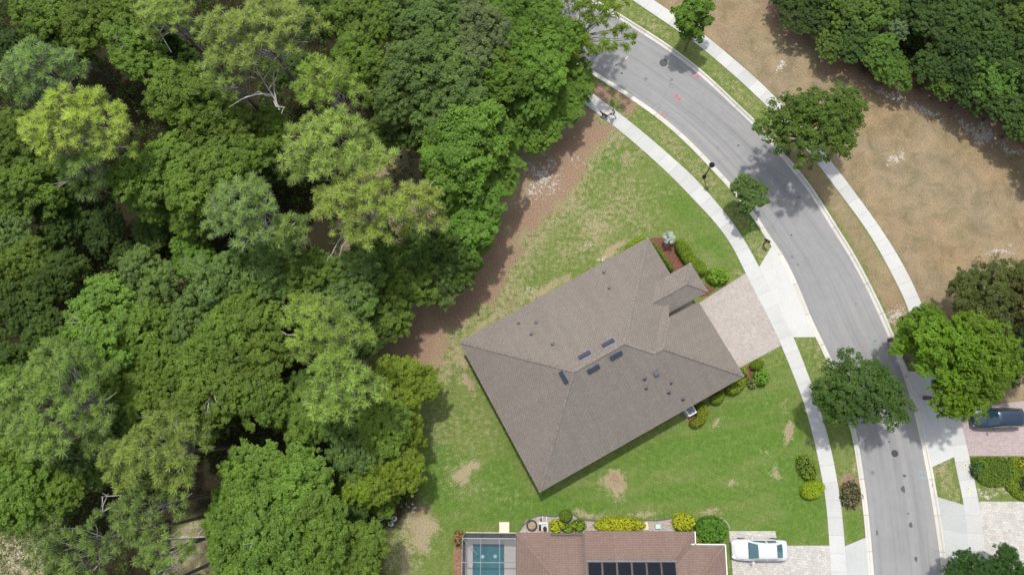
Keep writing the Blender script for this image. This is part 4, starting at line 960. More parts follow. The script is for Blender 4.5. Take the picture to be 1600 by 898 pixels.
LM = [((0, 0), 'the top left corner of the photo'), ((125, 200), 'the bright yellow-green pine'), ((62, 112), 'the blue-green upper left pine'), ((405, 60), 'the pine with bare grey limbs'), ((515, 132), 'the small pine over the dark gap'), ((540, 270), 'the biggest pine'),
      ((382, 330), 'the pale blue-green pine'), ((500, 520), 'the pine near the brown clearing'), ((80, 630), 'the broad pine on the left edge'), ((240, 710), 'the bushy pine low on the left'), ((165, 825), 'the sparse pine with silver limbs'), ((910, 40), 'the roadside pine'),
      ((725, 228), 'the vivid clumpy oak'), ((655, 795), 'the pair of white lids'), ((30, 870), 'the sandy bottom left corner'), ((430, 828), 'the big bright oak at the bottom'), ((100, 345), 'the dark hollow on the left'), ((690, 0), 'the middle of the top edge'), ((600, 560), 'the brown clearing'), ((420, 898), 'the bottom edge under the bright oaks'), ((850, 320), 'the sandy patch of lawn')]
WORD = dict(mid='leafy green', dark='dark green', vdark='very dark low', olive='olive green', bright='bright green', vivid='vivid green', yellow='yellowish green', grey='grey-green', pale='pale green')
used_l = set()
def where(px, py, k):
    d = sorted(LM, key=lambda q: math.hypot(q[0][0] - px, q[0][1] - py))
    d = [q for q in d if math.hypot(q[0][0] - px, q[0][1] - py) > 8]
    (lx, ly), t = d[k]; dx, dy = px - lx, py - ly; dist = math.hypot(dx, dy)
    a = math.degrees(math.atan2(-dy, dx)) % 360
    word = ['right of', 'upper right of', 'above', 'upper left of', 'left of', 'lower left of', 'below', 'lower right of'][int((a + 22.5) // 45) % 8]
    return ('just ' if dist < 62 else '') + word + ' ' + t
def tree_label(px, py, rpx, tone, noun='oak crown'):
    size = 'small' if rpx < 36 else ('large' if rpx > 54 else '')
    for a, b_ in ((0, None), (1, None), (2, None), (0, 1), (0, 2), (1, 2), (0, 3), (1, 3)):
        s = f"{size} {WORD[tone]} {noun} {where(px, py, a)}".strip()
        if b_ is not None: s = f"{size} {WORD[tone]} {noun} {where(px, py, a)}, {where(px, py, b_).replace('just ', '').replace('the photo', 'it')}".strip()
        s = s.replace(' of the photo', '')
        if s not in used_l and len(s.split()) <= 16: used_l.add(s); return s
    s = f"{size} {WORD[tone]} {noun} {where(px, py, 0)}".strip(); used_l.add(s); return s
used_l.add('')
def twig_mesh(seed):
    r = np.random.default_rng(seed); mb = MB()
    for k in range(4):
        a = np.array([r.normal(0, .5), r.normal(0, .5), -1.0]); d = unit(r, 1)[0] * np.array([1, 1, .3]) + np.array([0, 0, .35])
        p1 = a + d * .9; p2 = p1 + (d + unit(r, 1)[0] * .6) * .6; p3 = p1 + (d + unit(r, 1)[0] * .8) * .5
        mb.tube([a, p1, p2], [.05, .035, .012], 4, False); mb.tube([p1, p3], [.03, .01], 4, False)
    return mesh('dead_twigs', mb.V, mb.F, MDEAD, True)
TW = [twig_mesh(900 + i) for i in range(4)]
EDGE = np.array([(925, 150), (905, 185), (870, 215), (835, 240), (808, 290), (775, 350), (748, 400), (715, 440), (650, 470), (600, 505), (685, 600), (675, 660), (650, 720), (640, 790)], float)
for i, (px, py, rp, tone, zc) in enumerate(FT):
    ed = np.hypot(*(EDGE - (px, py)).T).min() - rp
    if ed < 22: zc *= .70
    elif ed < 60: zc *= .86
    lab = 'vivid clumpy oak on the edge of the wood facing the lawn' if (px, py) == (725, 228) else ('largest bright green oak of the group on the bottom edge' if (px, py) == (430, 828) else tree_label(px, py, rp, tone))
    t = tuple(np.array(GREEN[tone]) * random.uniform(.9, 1.1))
    o_ = oak(px, py, rp * 1.12, zc + random.uniform(-.4, .4), t, lab, group='oaks crowded in the wood', var=i)
    if i % 3 == 0:
        tw = link('dead_twigs', TW[i % 4], o_); tw['kind'] = 'stuff'; a = random.uniform(0, 6.28); q_ = random.uniform(.5, 2.4); tw.location = (q_ * math.cos(a), q_ * math.sin(a), 8.6 - .25 * q_ * q_)

# pines of the wood
PT = [ # px,py,rx px,ry px,rot,zc,tint,label
 (122,195,86,58,5,13.5,(.235,.295,.072),'tall bright yellow-green pine in the upper left of the wood'),
 (130,262,40,34,0,11.5,(.14,.20,.065),'dull green pine crown tucked under the bright yellow-green pine'),
 (64,112,66,46,10,13,(.155,.225,.085),'soft blue-green pine near the upper left corner'),
 (258,20,44,34,0,12,(.19,.245,.075),'small pine with a bare grey fork at the top edge'),
 (405,52,92,56,8,14.5,(.205,.262,.082),'spreading pine with long bare grey limbs beneath its crown'),
 (350,112,36,34,0,13,(.19,.25,.08),'round pine clump left of the bare grey limbs'),
 (515,134,58,42,-12,13,(.195,.265,.062),'small light pine over a dark gap in the wood'),
 (520,232,84,58,-8,15,(.205,.268,.075),'upper half of the biggest pine, broad and domed'),
 (562,325,72,56,-5,14.5,(.215,.275,.072),'lower half of the biggest pine, with forked dead twigs below'),
 (655,322,40,42,0,13,(.205,.25,.068),'tufted pine between the biggest pine and the vivid oak'),
 (382,332,58,58,0,13.5,(.165,.232,.082),'round pale blue-green pine left of the biggest pine'),
 (452,362,26,30,0,12,(.17,.235,.07),'narrow little pine between two larger rounded pines'),
 (505,515,68,52,-20,14,(.19,.262,.06),'upper pine of the pair beside the brown clearing'),
 (535,603,54,56,0,13.5,(.18,.25,.062),'lower pine of the pair beside the brown clearing'),
 (80,628,90,92,10,14,(.155,.225,.062),'wide feathery pine crown filling the left edge'),
 (242,708,82,62,8,13.5,(.175,.238,.06),'bushy pine right of the wide pine on the left edge'),
 (225,795,60,46,0,12,(.15,.215,.06),'thin ragged pine among the silver dead limbs'),
 (120,855,76,54,0,12.5,(.14,.205,.058),'sparse drooping pine at the sandy bottom left corner'),
 (258,862,40,34,0,11.5,(.155,.225,.06),'tiny ragged pine top near the bottom edge'),]
for i, (px, py, rx, ry, rot, zc, tint, lab) in enumerate(PT):
    c = P(px, py, zc); k = S(px, py, zc); r = np.random.default_rng(500 + i)
    root = empty('pine_tree', (c[0], c[1], 0), 0, lab, 'tree', 'pines standing above the oaks')
    sparse = i in (16, 17, 18)
    cl = random_clusters(r, rx / k, ry / k, zc, R(rot), n=int((11 if sparse else 13.5) * rx * ry / k / k / 4))
    tint = tuple(np.array(tint) * (1.6 if sparse else 1.85) * np.array([1.12, 1.04, 1.35]))
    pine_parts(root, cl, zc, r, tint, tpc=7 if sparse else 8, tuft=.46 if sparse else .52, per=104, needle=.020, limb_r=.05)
    for j_ in range(2):
        tw = link('dead_twigs', TW[(i + j_) % 4], root); tw['kind'] = 'stuff'; a_ = r.random() * 6.28; tw.location = (math.cos(a_) * rx / k * .62, math.sin(a_) * ry / k * .62, zc + .15)
    if i == 4: limbs4 = root
    if i == 16: limbs16 = root
    if i == 3: limbs3 = root
    if i == 8: limbs8 = root
def dead(root, lines, z, rad=.07, seed=1):
    rad *= .8
    r = np.random.default_rng(seed); mb = MB(); o = np.array(root.location)
    for ln in lines:
        pts = [P(a, b_, z + j * .25) - o for j, (a, b_) in enumerate(ln)]
        q = [pts[0]]
        for a, b_ in zip(pts[:-1], pts[1:]): q += [a * .5 + b_ * .5 + r.normal(0, .1, 3), b_]
        mb.tube(q, list(np.linspace(rad, rad * .3, len(q))), 5, False)
    mb.build('dead_limbs', MDEAD, root, smooth=True)['kind'] = 'stuff'
dead(limbs4, [[(437, 172), (420, 140), (405, 112)], [(424, 148), (400, 148), (378, 155), (357, 168)], [(412, 125), (430, 92), (455, 72), (482, 66)], [(428, 158), (445, 168), (440, 178)], [(420, 140), (428, 112), (445, 108), (462, 95)], [(425, 150), (404, 143), (382, 152)], [(405, 118), (392, 108), (388, 92)], [(432, 160), (428, 130), (434, 112)], [(408, 120), (398, 100), (408, 82)]], 11.5, .10)
dead(limbs3, [[(268, 82), (252, 55), (240, 32)], [(250, 52), (262, 35)], [(254, 58), (268, 50), (278, 50)], [(248, 48), (236, 38)]], 9.5, .07, 2)
dead(limbs8, [[(545, 352), (530, 375), (518, 398), (512, 408)], [(540, 362), (534, 385), (530, 400)], [(537, 372), (548, 378)], [(600, 335), (612, 345), (630, 350)], [(612, 338), (622, 332)], [(600, 312), (615, 305), (618, 300)]], 12.5, .07, 3)
dead(limbs16, [[(320, 838), (285, 838), (250, 838), (215, 836), (197, 830)], [(285, 838), (292, 822), (310, 818)], [(262, 838), (280, 828)], [(240, 838), (225, 828)], [(300, 770), (270, 782), (240, 800), (220, 812)], [(265, 785), (250, 790), (228, 798)], [(160, 800), (165, 780), (170, 770)], [(162, 798), (178, 790), (185, 782)], [(160, 775), (158, 792)], [(310, 835), (316, 826), (306, 822)], [(250, 790), (268, 792), (262, 802)]], 10.5, .06, 4)
dead(limbs16, [[(133, 655), (150, 635), (170, 622), (183, 612)]], 13, .06, 5)
# leaning bare trunks over the clearing at the bottom
for (a, b_, lab) in [(((331, 879), 3.0), ((290, 898), 7.5), 'thin dark leaning trunk crossing the bottom edge clearing'), (((332, 803), 2.5), ((282, 816), 7.0), 'thick shaded trunk leaning above the silver dead limbs')]:
    q = P(*a[0], a[1]); e = P(*b_[0], b_[1]); d = (e - q) / (b_[1] - a[1]); g0_ = q - d * a[1]
    root = empty('bare_trunk', (g0_[0], g0_[1], 0), 0, lab, 'tree trunk')
    MB().tube([np.zeros(3), (q - g0_), (e - g0_), (e + d * 2 - g0_)], [.2, .17, .13, .09], 8).build('trunk', MPBARK, root, smooth=True)

# woodland across the field
T2 = [(1232,4,28,'dark',4),(1268,32,32,'dark',4),(1308,12,34,'mid',5),(1335,62,36,'dark',4.5),(1362,18,38,'mid',5.5),(1372,84,32,'vivid',4.5),(1404,40,24,'grey',4),(1396,112,26,'vivid',3.5),(1446,18,36,'dark',5.5),(1462,108,30,'dark',5),(1480,52,42,'dark',6),(1522,22,42,'dark',6.5),(1512,92,38,'vdark',6),
      (1555,68,40,'dark',6.5),(1590,28,40,'mid',7),(1548,122,38,'vivid',6),(1592,105,38,'dark',6.5),(1515,148,28,'dark',5),(1570,165,34,'dark',5.5),(1602,192,34,'dark',5.5),(1478,135,22,'mid',4.5),(1625,145,36,'dark',6),(1635,60,44,'dark',6.5),(1340,-20,44,'mid',5),(1430,-30,44,'dark',6),(1290,-28,36,'dark',5),(1560,-20,44,'dark',7),(1240,-30,34,'dark',5),(1300,66,26,'mid',3.5),(1660,230,44,'dark',6)]
LM = [((1232, 4), 'the wood corner nearest the road'), ((1372, 84), 'the light green sapling at the field edge'), ((1435, 75), 'the brown opening in the far wood'), ((1548, 122), 'the vivid oak of the far wood'), ((1600, 0), 'the top right corner'), ((1600, 215), 'the far wood tip on the right edge'), ((1480, 0), 'the top edge above the far wood'), ((1300, 100), 'the bare field edge')]
BRUSH = [oak_meshes(600 + i, leaf=.10, gap=.30, nl=40, per=34, sprig=.4) for i in range(4)]
for i, (px, py, rp, tone, zc) in enumerate(T2):
    t = tuple(np.array(GREEN[tone]) * random.uniform(.85, 1.05) * np.array([.84, .88, 1.0]))
    oak(px, py, rp * 1.12, max(2.2, zc * .58), t, tree_label(px, py, rp, tone, 'tree'), group='trees of the far wood', var=i, name='broadleaf_tree', pool=BRUSH)

# undergrowth: one mass nobody could count
def scatter_in(poly, k, r):
    q = np.array([p_[:2] for p_ in poly]); lo, hi = q.min(0), q.max(0); out = np.zeros((0, 2))
    lo = np.maximum(lo, (-62, -20)); hi = np.minimum(hi, (62, 58))
    while len(out) < k:
        t = lo + (hi - lo) * r.random((k * 2, 2)); out = np.vstack([out, t[sdist(t[:, 0], t[:, 1], q) > .8]])
    return out[:k]
def undergrowth(poly, k, label, tint, hgt=1.5, per=16):
    r = np.random.default_rng(k); c = scatter_in(poly, k, r)
    m_ = value_noise(c[:, 0], c[:, 1], 3.0, 9); c = c[m_ > .34]; hz = hgt * r.random(len(c)) ** 1.3 * (value_noise(c[:, 0], c[:, 1], 3.5, 11) * 1.6)
    base = np.repeat(np.c_[c, hz], per, 0); e = unit(r, len(base)); q = base + e * r.uniform(.1, .5, (len(base), 1)); q[:, 2] = np.maximum(q[:, 2], .03)
    ls = .10 * r.uniform(.6, 1.4, len(q))
    o = link('undergrowth', leaf_mesh('undergrowth', q, e + np.array([0, 0, .9]), ls, ls * .5, np.clip(r.normal(.4, .25, len(q)), 0, 1), MLEAF, r))
    o.color = (*tint, 1); tag(o, label, kind='stuff')
undergrowth(FOREST, 15000, 'low leafy undergrowth in the gaps of the wood', (.085, .145, .026), 2.2)
undergrowth(WOOD2, 6000, 'low leafy undergrowth along the far wood', (.075, .14, .026), 2.4)

# ---------------------------------------------------------------- roadside pine with open crown
def px_clusters(lst, z, root):
    out = []
    for a, b_, cr, *dz in lst:
        q = P(a, b_, z + (dz[0] if dz else 0)) - np.array([root[0], root[1], 0]); out.append((q[0], q[1], q[2], cr))
    return out
g = P(897, 100); root = empty('pine_tree', g, 0, 'open roadside pine whose ragged crown hangs over the street', 'tree')
r = np.random.default_rng(77)
cl = px_clusters([(852, 3, .8), (868, 2, .7), (905, 6, .8), (918, 16, .9), (930, 4, .8), (942, 18, .7), (912, 32, .7), (926, 34, .6), (950, 3, .7), (962, 14, .6), (945, 32, .6), (978, 2, .5), (965, 47, .5), (972, 42, .4), (982, 58, .45), (990, 62, .35), (977, 73, .35), (960, 52, .4), (945, 62, .4), (948, 76, .4), (957, 74, .35), (936, 80, .45), (924, 78, .5), (920, 70, .4), (888, 70, .6, -1), (892, 82, .6, -1), (900, 76, .5, -1), (890, 92, .5, -1.5), (915, 60, .3), (905, -8, .8), (880, -14, .9), (935, -12, .9), (960, -12, .8)], 6.6, g)
tp = P(908, 32, 6.6) - g
pine_parts(root, cl, 6.3, r, (.25, .33, .06), tuft=.44, per=60, needle=.034, trunk_top=tuple(tp), lean=(tp[0] * .95, tp[1] * .95), tpc=11, limb_r=.07)

# ---------------------------------------------------------------- street trees
oak(1266, 198, 77, 6.0, (.120, .195, .036), 'round street oak over the sidewalk edge of the bare field', pool=OAKF, var=0, rot=1.5)
oak(1341, 611, 74, 5.0, (.082, .142, .032), 'dense dark green oak between the long driveway and the asphalt', pool=OAKF, var=1, rot=2.2)
MAP = [oak_meshes(300, leaf=.125, nl=42, per=22, gap=.20, sprig=.3), oak_meshes(301, leaf=.125, nl=42, per=22, gap=.20, sprig=.3)]
oak(1474, 550, 76, 6.0, (.150, .255, .020), 'large yellow-green tree hiding the sidewalk by the third lamp', pool=MAP, var=0, rot=1.0, name='shade_tree')
oak(1534, 556, 64, 6.3, (.150, .250, .022), 'right half of the yellow-green canopy above the pink driveway', pool=MAP, var=1, rot=2.0, name='shade_tree')
oak(1500, 618, 50, 5.4, (.155, .260, .020), 'lower yellow-green crown reaching over the dark blue car', pool=MAP, var=0, rot=4.0, name='shade_tree')
oak(1436, 520, 46, 5.0, (.140, .245, .022), 'small yellow-green crown closest to the third lamp', pool=MAP, var=1, rot=5.0, name='shade_tree')
oak(1545, 465, 62, 4.6, (.105, .125, .036), 'dark crape myrtle with reddish tips at the corner of the field', pool=OAKF, var=2, rot=1.1, name='crape_myrtle')
oak(1598, 470, 56, 4.8, (.11, .105, .036), 'reddish dark crape myrtle cut by the right edge', pool=OAKF, var=1, rot=4.1, name='crape_myrtle')
oak(1590, 560, 50, 4.5, (.045, .085, .022), 'dark shrub-like tree in the shade above the parked dark car', pool=OAKF, var=0, rot=2.1, name='broadleaf_tree')
SMALL = [oak_meshes(400, leaf=.26, gap=.22, nl=30, per=15), oak_meshes(401, leaf=.25, gap=.2, nl=30, per=15)]
oak(1082, 22, 36, 4.2, (.16, .28, .045), 'young loose-leaved tree on the verge by the upper sidewalk', pool=SMALL, var=0, rot=.3, name='young_tree')
oak(1082, 50, 20, 3.4, (.15, .26, .045), 'low side crown of the young verge tree, beside the sidewalk', pool=SMALL, var=1, rot=1.3, name='young_tree')
oak(1170, 304, 30, 3.3, (.13, .20, .06), 'small round grey-green tree between the two lamp-side verges', pool=SMALL, var=1, rot=.3, name='young_tree')
oak(1515, 893, 40, 3.0, (.050, .110, .025), 'dark leafy shrub tree across the sidewalk on the bottom edge', pool=OAKF, var=2, rot=.3, name='broadleaf_tree')
oak(1568, 895, 40, 3.0, (.052, .112, .025), 'dark leafy shrub tree in the bottom right corner', pool=OAKF, var=0, rot=2.3, name='broadleaf_tree')

# ---------------------------------------------------------------- hedges and shrubs
def hedge(name, poly_px, h, tint, label, dens=420, leaf=.055, base=0.02, rough=.05, cat='hedge', group=None, sprawl=False):
    pts = PL(poly_px, h * .75); c = np.mean(pts, 0); q = np.array([p_[:2] for p_ in pts]) - c[:2]
    if len(q) > 3: q = np.array([a for a in catmull(list(q) + [q[0]], 5)])[:-1]
    tint = tuple(min(.5, a * 1.55) for a in tint); root = empty(name, (c[0], c[1], 0), 0, label, cat, group)
    r = np.random.default_rng(abs(hash(label)) % 1000 if False else int(c[0] * 10 + 999))
    lo, hi = q.min(0) - .1, q.max(0) + .1; area = (hi - lo).prod(); k = int(area * dens)
    t = lo + (hi - lo) * r.random((k, 2)); sd = sdist(t[:, 0], t[:, 1], q); t, sd = t[sd > 0], sd[sd > 0]
    rnd = min(.35, h * .6, sd.max()); top = h * (1 - .5 * (1 - np.clip(sd / rnd, 0, 1)) ** 2) + (value_noise(t[:, 0] + 50, t[:, 1] + 50, .35, 5) - .5) * rough * 3
    Ct = np.c_[t, top + r.normal(0, rough, len(t))]
    e = unit(r, len(t)) * .5 + np.array([0, 0, 1.0])
    # sides
    per = np.vstack([q, q[:1]]); ln = length(per); ks = int(ln * h * dens * .8); s = resample(per, ks + 1)[:-1]
    nrm = s - q.mean(0); nrm /= np.linalg.norm(nrm, axis=1)[:, None] + 1e-9; r.shuffle(s)
    nrm = s - q.mean(0); nrm /= np.linalg.norm(nrm, axis=1)[:, None] + 1e-9
    Cs = np.c_[s - nrm * .03 + r.normal(0, rough * .6, s.shape), r.uniform(.03, h * .72, len(s))]; es = np.c_[nrm, np.full(len(s), .3)] + unit(r, len(s)) * .4
    Cc, Nn = np.vstack([Ct, Cs]), np.vstack([e, es]); ls = leaf * r.uniform(.7, 1.4, len(Cc))
    o = link('foliage', leaf_mesh('foliage', Cc, Nn, ls, ls * .6, np.clip(r.normal(.45, .25, len(Cc)), 0, 1), MHEDGE, r), root); o.color = (*tint, 1)
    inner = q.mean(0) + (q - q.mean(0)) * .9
    MB().prism([tuple(a) for a in inner], 0, h * .62).build('dark_core', MCORE, root)  # solid near-black block: shade between the leaves put into its colour
    return root
def circle(px, py, rx, ry=None, rot=0, n=12):
    ry = ry or rx; cs, sn = math.cos(R(rot)), math.sin(R(rot))
    return [(px + rx * math.cos(t) * cs + ry * math.sin(t) * sn, py + rx * math.cos(t) * -sn * -1 * 1 - ry * math.sin(t) * cs) for t in [2 * math.pi * i / n for i in range(n)]]
def strip_px(a, b_, w_):
    a, b_ = np.array(a, float), np.array(b_, float); d = (b_ - a) / np.linalg.norm(b_ - a); nn = np.array([-d[1], d[0]]) * w_ / 2
    return [tuple(a + nn), tuple((a + b_) / 2 + nn), tuple(b_ + nn), tuple(b_ - nn), tuple((a + b_) / 2 - nn), tuple(a - nn)]
OL = (.15, .225, .016); OD = (.105, .165, .012)
hedge('hedge', [(977, 391), (981, 379), (993, 371), (1007, 368), (1013, 370), (1014, 376), (995, 388), (979, 396)], .9, OL, 'clipped hedge curving round the house corner above the tan grass', base=0)
hedge('hedge', strip_px((1018, 376), (1053, 425), 7), .8, (.085, .14, .012), 'narrow clipped hedge along the front wall beside red mulch')
hedge('hedge', [(1056, 376), (1064, 371), (1074, 377), (1081, 390), (1090, 403), (1102, 409), (1106, 420), (1100, 431), (1088, 430), (1080, 418), (1070, 412), (1062, 396), (1055, 388)], 1.0, OD, 'broad smooth clipped hedge curving between lawn and red mulch', rough=.02, leaf=.04, dens=600)
def bush(px, py, rx, ry, h, tint, label, leaf=.1, rot=0, dens=160, cat='shrub', rough=.14, name='shrub'):
    return hedge(name, circle(px, py, rx, ry, rot, 12), h, tint, label, dens=dens, leaf=leaf, rough=rough, cat=cat)
bush(1122, 431, 17, 13, .8, (.11, .20, .018), 'loose bright green shrub at the corner of the pink driveway', .11)
hedge('hedge', [(1103, 628), (1106, 632), (1108, 645), (1104, 658), (1094, 667), (1082, 668), (1076, 661), (1083, 655), (1091, 650), (1089, 640), (1088, 633)], .85, (.125, .155, .014), 'yellow-green hooked hedge around the air conditioner', .0 or 420)
hedge('hedge', [(1110, 624), (1122, 614), (1131, 609), (1134, 618), (1130, 628), (1120, 632), (1113, 630)], .85, (.11, .155, .014), 'small clipped hedge block, middle of the three under the eave')
hedge('hedge', [(1134, 607), (1150, 597), (1168, 585), (1168, 597), (1160, 610), (1148, 617), (1138, 615)], .85, (.12, .165, .014), 'clipped hedge wedge at the garage corner eave')
hedge('hedge', strip_px((1159, 573), (1168, 585), 6), .75, (.13, .19, .014), 'short yellow-green hedge strip beside the garage door')
hedge('hedge', circle(1184, 569, 12, 8, -20), .8, (.085, .13, .010), 'smooth olive clipped mound below the pink driveway', rough=.02, leaf=.04, dens=600)
bush(1190, 589, 12, 14, .8, (.09, .185, .018), 'glossy green shrub below the olive clipped mound', .08)
bush(1176, 598, 8, 9, .5, (.13, .15, .05), 'mottled low shrub next to the glossy green one', .07)
bush(1262, 731, 14, 21, .7, (.105, .150, .016), 'dark mottled oval shrub touching the sidewalk', .075, rot=-28)
hedge('hedge', circle(1271, 765, 20, 15, -20), .8, (.165, .225, .010), 'bright lime clipped oval shrub against the sidewalk', rough=.03, dens=600, leaf=.045)
bush(1330, 773, 17, 24, .35, (.12, .095, .06), 'brown withered ornamental shrub on the narrow verge', .09, dens=70)
# beds of the neighbour
hedge('hedge', circle(884, 806, 11, 10), 1.1, (.075, .125, .014), 'round clipped dark green ball shrub behind the roof edge', rough=.02, leaf=.04, dens=600, cat='shrub')
bush(869, 822, 11, 10, .7, (.24, .27, .015), 'lime yellow shrub beside the pool equipment', .09)
bush(887, 825, 12, 7, .6, (.13, .21, .015), 'low green shrub in front of the round ball shrub', .08)
bush(904, 821, 12, 9, .7, (.12, .19, .015), 'green shrub right of the round ball shrub', .08)
bush(968, 820, 41, 11, .75, (.25, .27, .015), 'long yellow-green hedge against the red-brown roof', .08, dens=240, cat='hedge', name='hedge')
bush(1069, 816, 17, 14, .9, (.25, .28, .015), 'rounded lime yellow shrub near the white gutter corner', .09)
bush(1092, 840, 7, 14, .7, (.22, .24, .015), 'narrow yellow shrub squeezed behind the dark bush', .08)
bush(1112, 829, 25, 21, 1.1, (.055, .135, .015), 'large dark glossy bush at the neighbour roof corner', .12)
hedge('hedge', [(1098, 805), (1120, 806), (1135, 815), (1143, 860), (1146, 950), (1136, 950), (1133, 850), (1100, 845)], .12, (.095, .17, .018), 'grass strip wrapped around the dark glossy bush', rough=.03, cat='ground cover') if False else None
bush(717, 842, 9, 13, .6, (.20, .12, .06), 'dry brown fern clump at the pool screen corner', .10, dens=80)
# hedge bank on the right
hedge('hedge', [(1518, 717), (1530, 714), (1556, 714), (1578, 715), (1582, 735), (1578, 756), (1562, 761), (1545, 760), (1530, 754), (1523, 742)], .28, (.075, .125, .016), 'sprawling dark green ground hedge between the two right driveways', leaf=.06, rough=.06)
hedge('hedge', [(1578, 714), (1650, 714), (1660, 786), (1600, 783), (1588, 776), (1568, 762), (1576, 752), (1582, 735)], .3, (.105, .155, .014), 'yellower hedge behind the dark ground hedge at the right edge', leaf=.06, rough=.06)
bush(1527, 734, 8, 13, .6, (.05, .11, .03), 'bluish dark shrub at the sidewalk corner of the ground hedge', .07)
bush(1598, 722, 7, 8, .7, (.28, .28, .03), 'yellow shrub clipped by the right edge', .08)
bush(1600, 755, 7, 12, .6, (.03, .05, .02), 'black-green shrub clipped by the right edge below the yellow one', .08)

# palm with silvery fronds
g = P(1040, 376); root = empty('palm_tree', g, 0, 'small silvery fan palm in the red mulch bed', 'palm')
MB().tube([(0, 0, 0), (.02, .02, .7), (.03, .0, 1.25)], [.12, .10, .09], 8).build('trunk', MBARK, root, smooth=True)
r = np.random.default_rng(3); MPALM = m_leaf('palm_leaf', .3, (1.2, 1.2, 1.1), .2)
for k in range(17):
    a = k * 2.4 + r.random() * .3; el = r.uniform(-.1, 1.0); d = np.array([math.cos(a) * math.cos(el), math.sin(a) * math.cos(el), math.sin(el)])
    V = []; L = r.uniform(.1, .42); base = np.array([.03, 0, 1.25]) + d * L; sx = np.cross(d, (0, 0, 1.0)); sx /= np.linalg.norm(sx); up = np.cross(sx, d)
    for j in range(11):
        t = (j - 5) / 5 * .9; e = d * math.cos(t) + sx * math.sin(t); q = base + e * .42 * (1 - abs(t) * .15) - np.array([0, 0, .08]); s = np.cross(e, up) * .040
        V += [base - s * .4, base + s * .4, (base + q) / 2 + s + up * .03, q]; 
    V = np.array(V); fr = link('frond', quads('frond', V, np.clip(r.normal(.5, .2, len(V)), 0, 1), MPALM), root); fr.color = (.42, .50, .46, 1)

print('TRIS', sum(len(m.polygons) * 2 for m in bpy.data.meshes))
# ---------------------------------------------------------------- street furniture
def lamp(px, py, label):
    g = P(px, py); root = empty('street_lamp', g, 0, label, 'street lamp', 'black post lamps along the street')
    MB().lathe([(.20, 0), (.20, .12), (.13, .2), (.10, .5), (.075, .6)], n=12).build('base', MBLACK, root, smooth=True)
    MB().lathe([(.06, .55), (.05, 2.75), (.09, 2.8)], n=10).build('post', MBLACK, root, smooth=True)
    MB().lathe([(.09, 2.8), (.17, 2.86), (.22, 3.05), (.21, 3.2)], n=14).build('lantern_glass', m_glass_dark('lamp_glass_' + str(px), (.12, .14, .15), .15), root, smooth=True)
    MB().lathe([(.25, 3.19), (.27, 3.22), (.2, 3.33), (.06, 3.4), (.03, 3.5)], n=16).build('cap', MBLACK, root, smooth=True)
lamp(1100, 276.5, 'black post lamp on the verge above the small round tree')
lamp(1408, 497.5, 'black post lamp leaning over the right sidewalk by the yellow-green tree')
g = P(1189, 379); root = empty('mailbox', g, R(-35), 'black mailbox on a post beside the kerb and driveway', 'mailbox')
MB().box((.26, 0, .56), (.10, .10, 1.14)).build('post', MBLACK, root)
mb = MB(); n8 = 10; V = []
for x in (-.02, .54):
    V += [(x, -.11, 1.14), (x, .11, 1.14)] + [(x, .11 * math.cos(t), 1.26 + .11 * math.sin(t)) for t in np.linspace(0, math.pi, n8)]
m_ = n8 + 2; mb.add(V, [tuple(range(m_)), tuple(range(2 * m_ - 1, m_ - 1, -1))] + [(i, (i + 1) % m_, m_ + (i + 1) % m_, m_ + i) for i in range(m_)])
mb.build('box', MBLACK, root); MB().box((.3, -.125, 1.3), (.14, .02, .06)).build('flag', plain('flag_red', (.4, .03, .03)), root)

# air conditioner
q = P(1078.5, 641, .6); root = empty('air_conditioner', (q[0], q[1], 0), math.atan2(ud[1], ud[0]), 'white air conditioner unit with round fan grille below the eave', 'air conditioner')
MB().box((0, 0, .04), (1.0, 1.0, .1)).build('pad', MOLD, root)
MB().box((0, 0, .42), (.72, .72, .66)).build('casing', plain('ac_grey', (.16, .17, .18), .6), root)
for sx in (-1, 1):
    MB().box((sx * .36, 0, .44), (.10, .82, .72)).build('corner_post', MWHITE, root); MB().box((0, sx * .37, .78), (.62, .09, .06)).build('top_rim', MWHITE, root)
MB().lathe([(.29, .755), (.29, .775), (.27, .775), (.27, .76)], n=20).build('fan_ring', MVENT2, root)
fan = MB()
for k in range(4): a = k * math.pi / 2; fan.box((math.cos(a) * .14, math.sin(a) * .14, .765), (.24, .10, .01), a)
fan.build('fan_blades', plain('fan_blue', (.18, .26, .34), .4, .3), root); MB().lathe([(.07, .77), (.06, .80)], n=12).build('fan_hub', MBLACK, root)

# neighbour's odds and ends
q = P(831, 820); root = empty('planter_ring', q, 0, 'round dark planter ring filled with dry mulch near the roof corner', 'planter')
MB().lathe([(.47, 0), (.49, .2), (.43, .24), (.36, .2), (.35, .1)], n=20).build('rim', plain('dark_ring', (.055, .042, .04), .9, vary=.5, scale=8, bmp=.5), root)
MB().lathe([(.36, .05), (.35, .13), (.2, .17)], n=16).build('filling', plain('dry_fill', (.30, .24, .18), 1, vary=.5, scale=10, bmp=.8), root)
q = P(849, 822); root = empty('pool_equipment', q, 0, 'pool pump and filter with white pipes on a pale slab', 'pool pump')
MB().box((0, 0, .05), (.85, .8, .1)).build('slab', m_concrete('pump_slab', (.62, .62, .60), (.5, .5, .48)), root)
MB().lathe([(.17, .1), (.17, .6), (.1, .7), (.04, .72)], (.14, -.12, 0), 14).build('filter_tank', MBLACK, root, smooth=True)
MB().tube([(-.3, -.3, .25), (-.3, .2, .25)], .1, 10).build('pump', MBLACK, root, smooth=True)
for a in ([(-.15, -.3, .4), (-.15, .3, .4), (.25, .3, .4)], [(.30, .35, .2), (.30, .9, .2)], [(-.05, .5, .15), (-.05, .9, .15)], [(-.12, -.28, .3), (.1, -.28, .3)]):
    MB().tube(a, .035, 6).build('pipe', MWHITE, root)
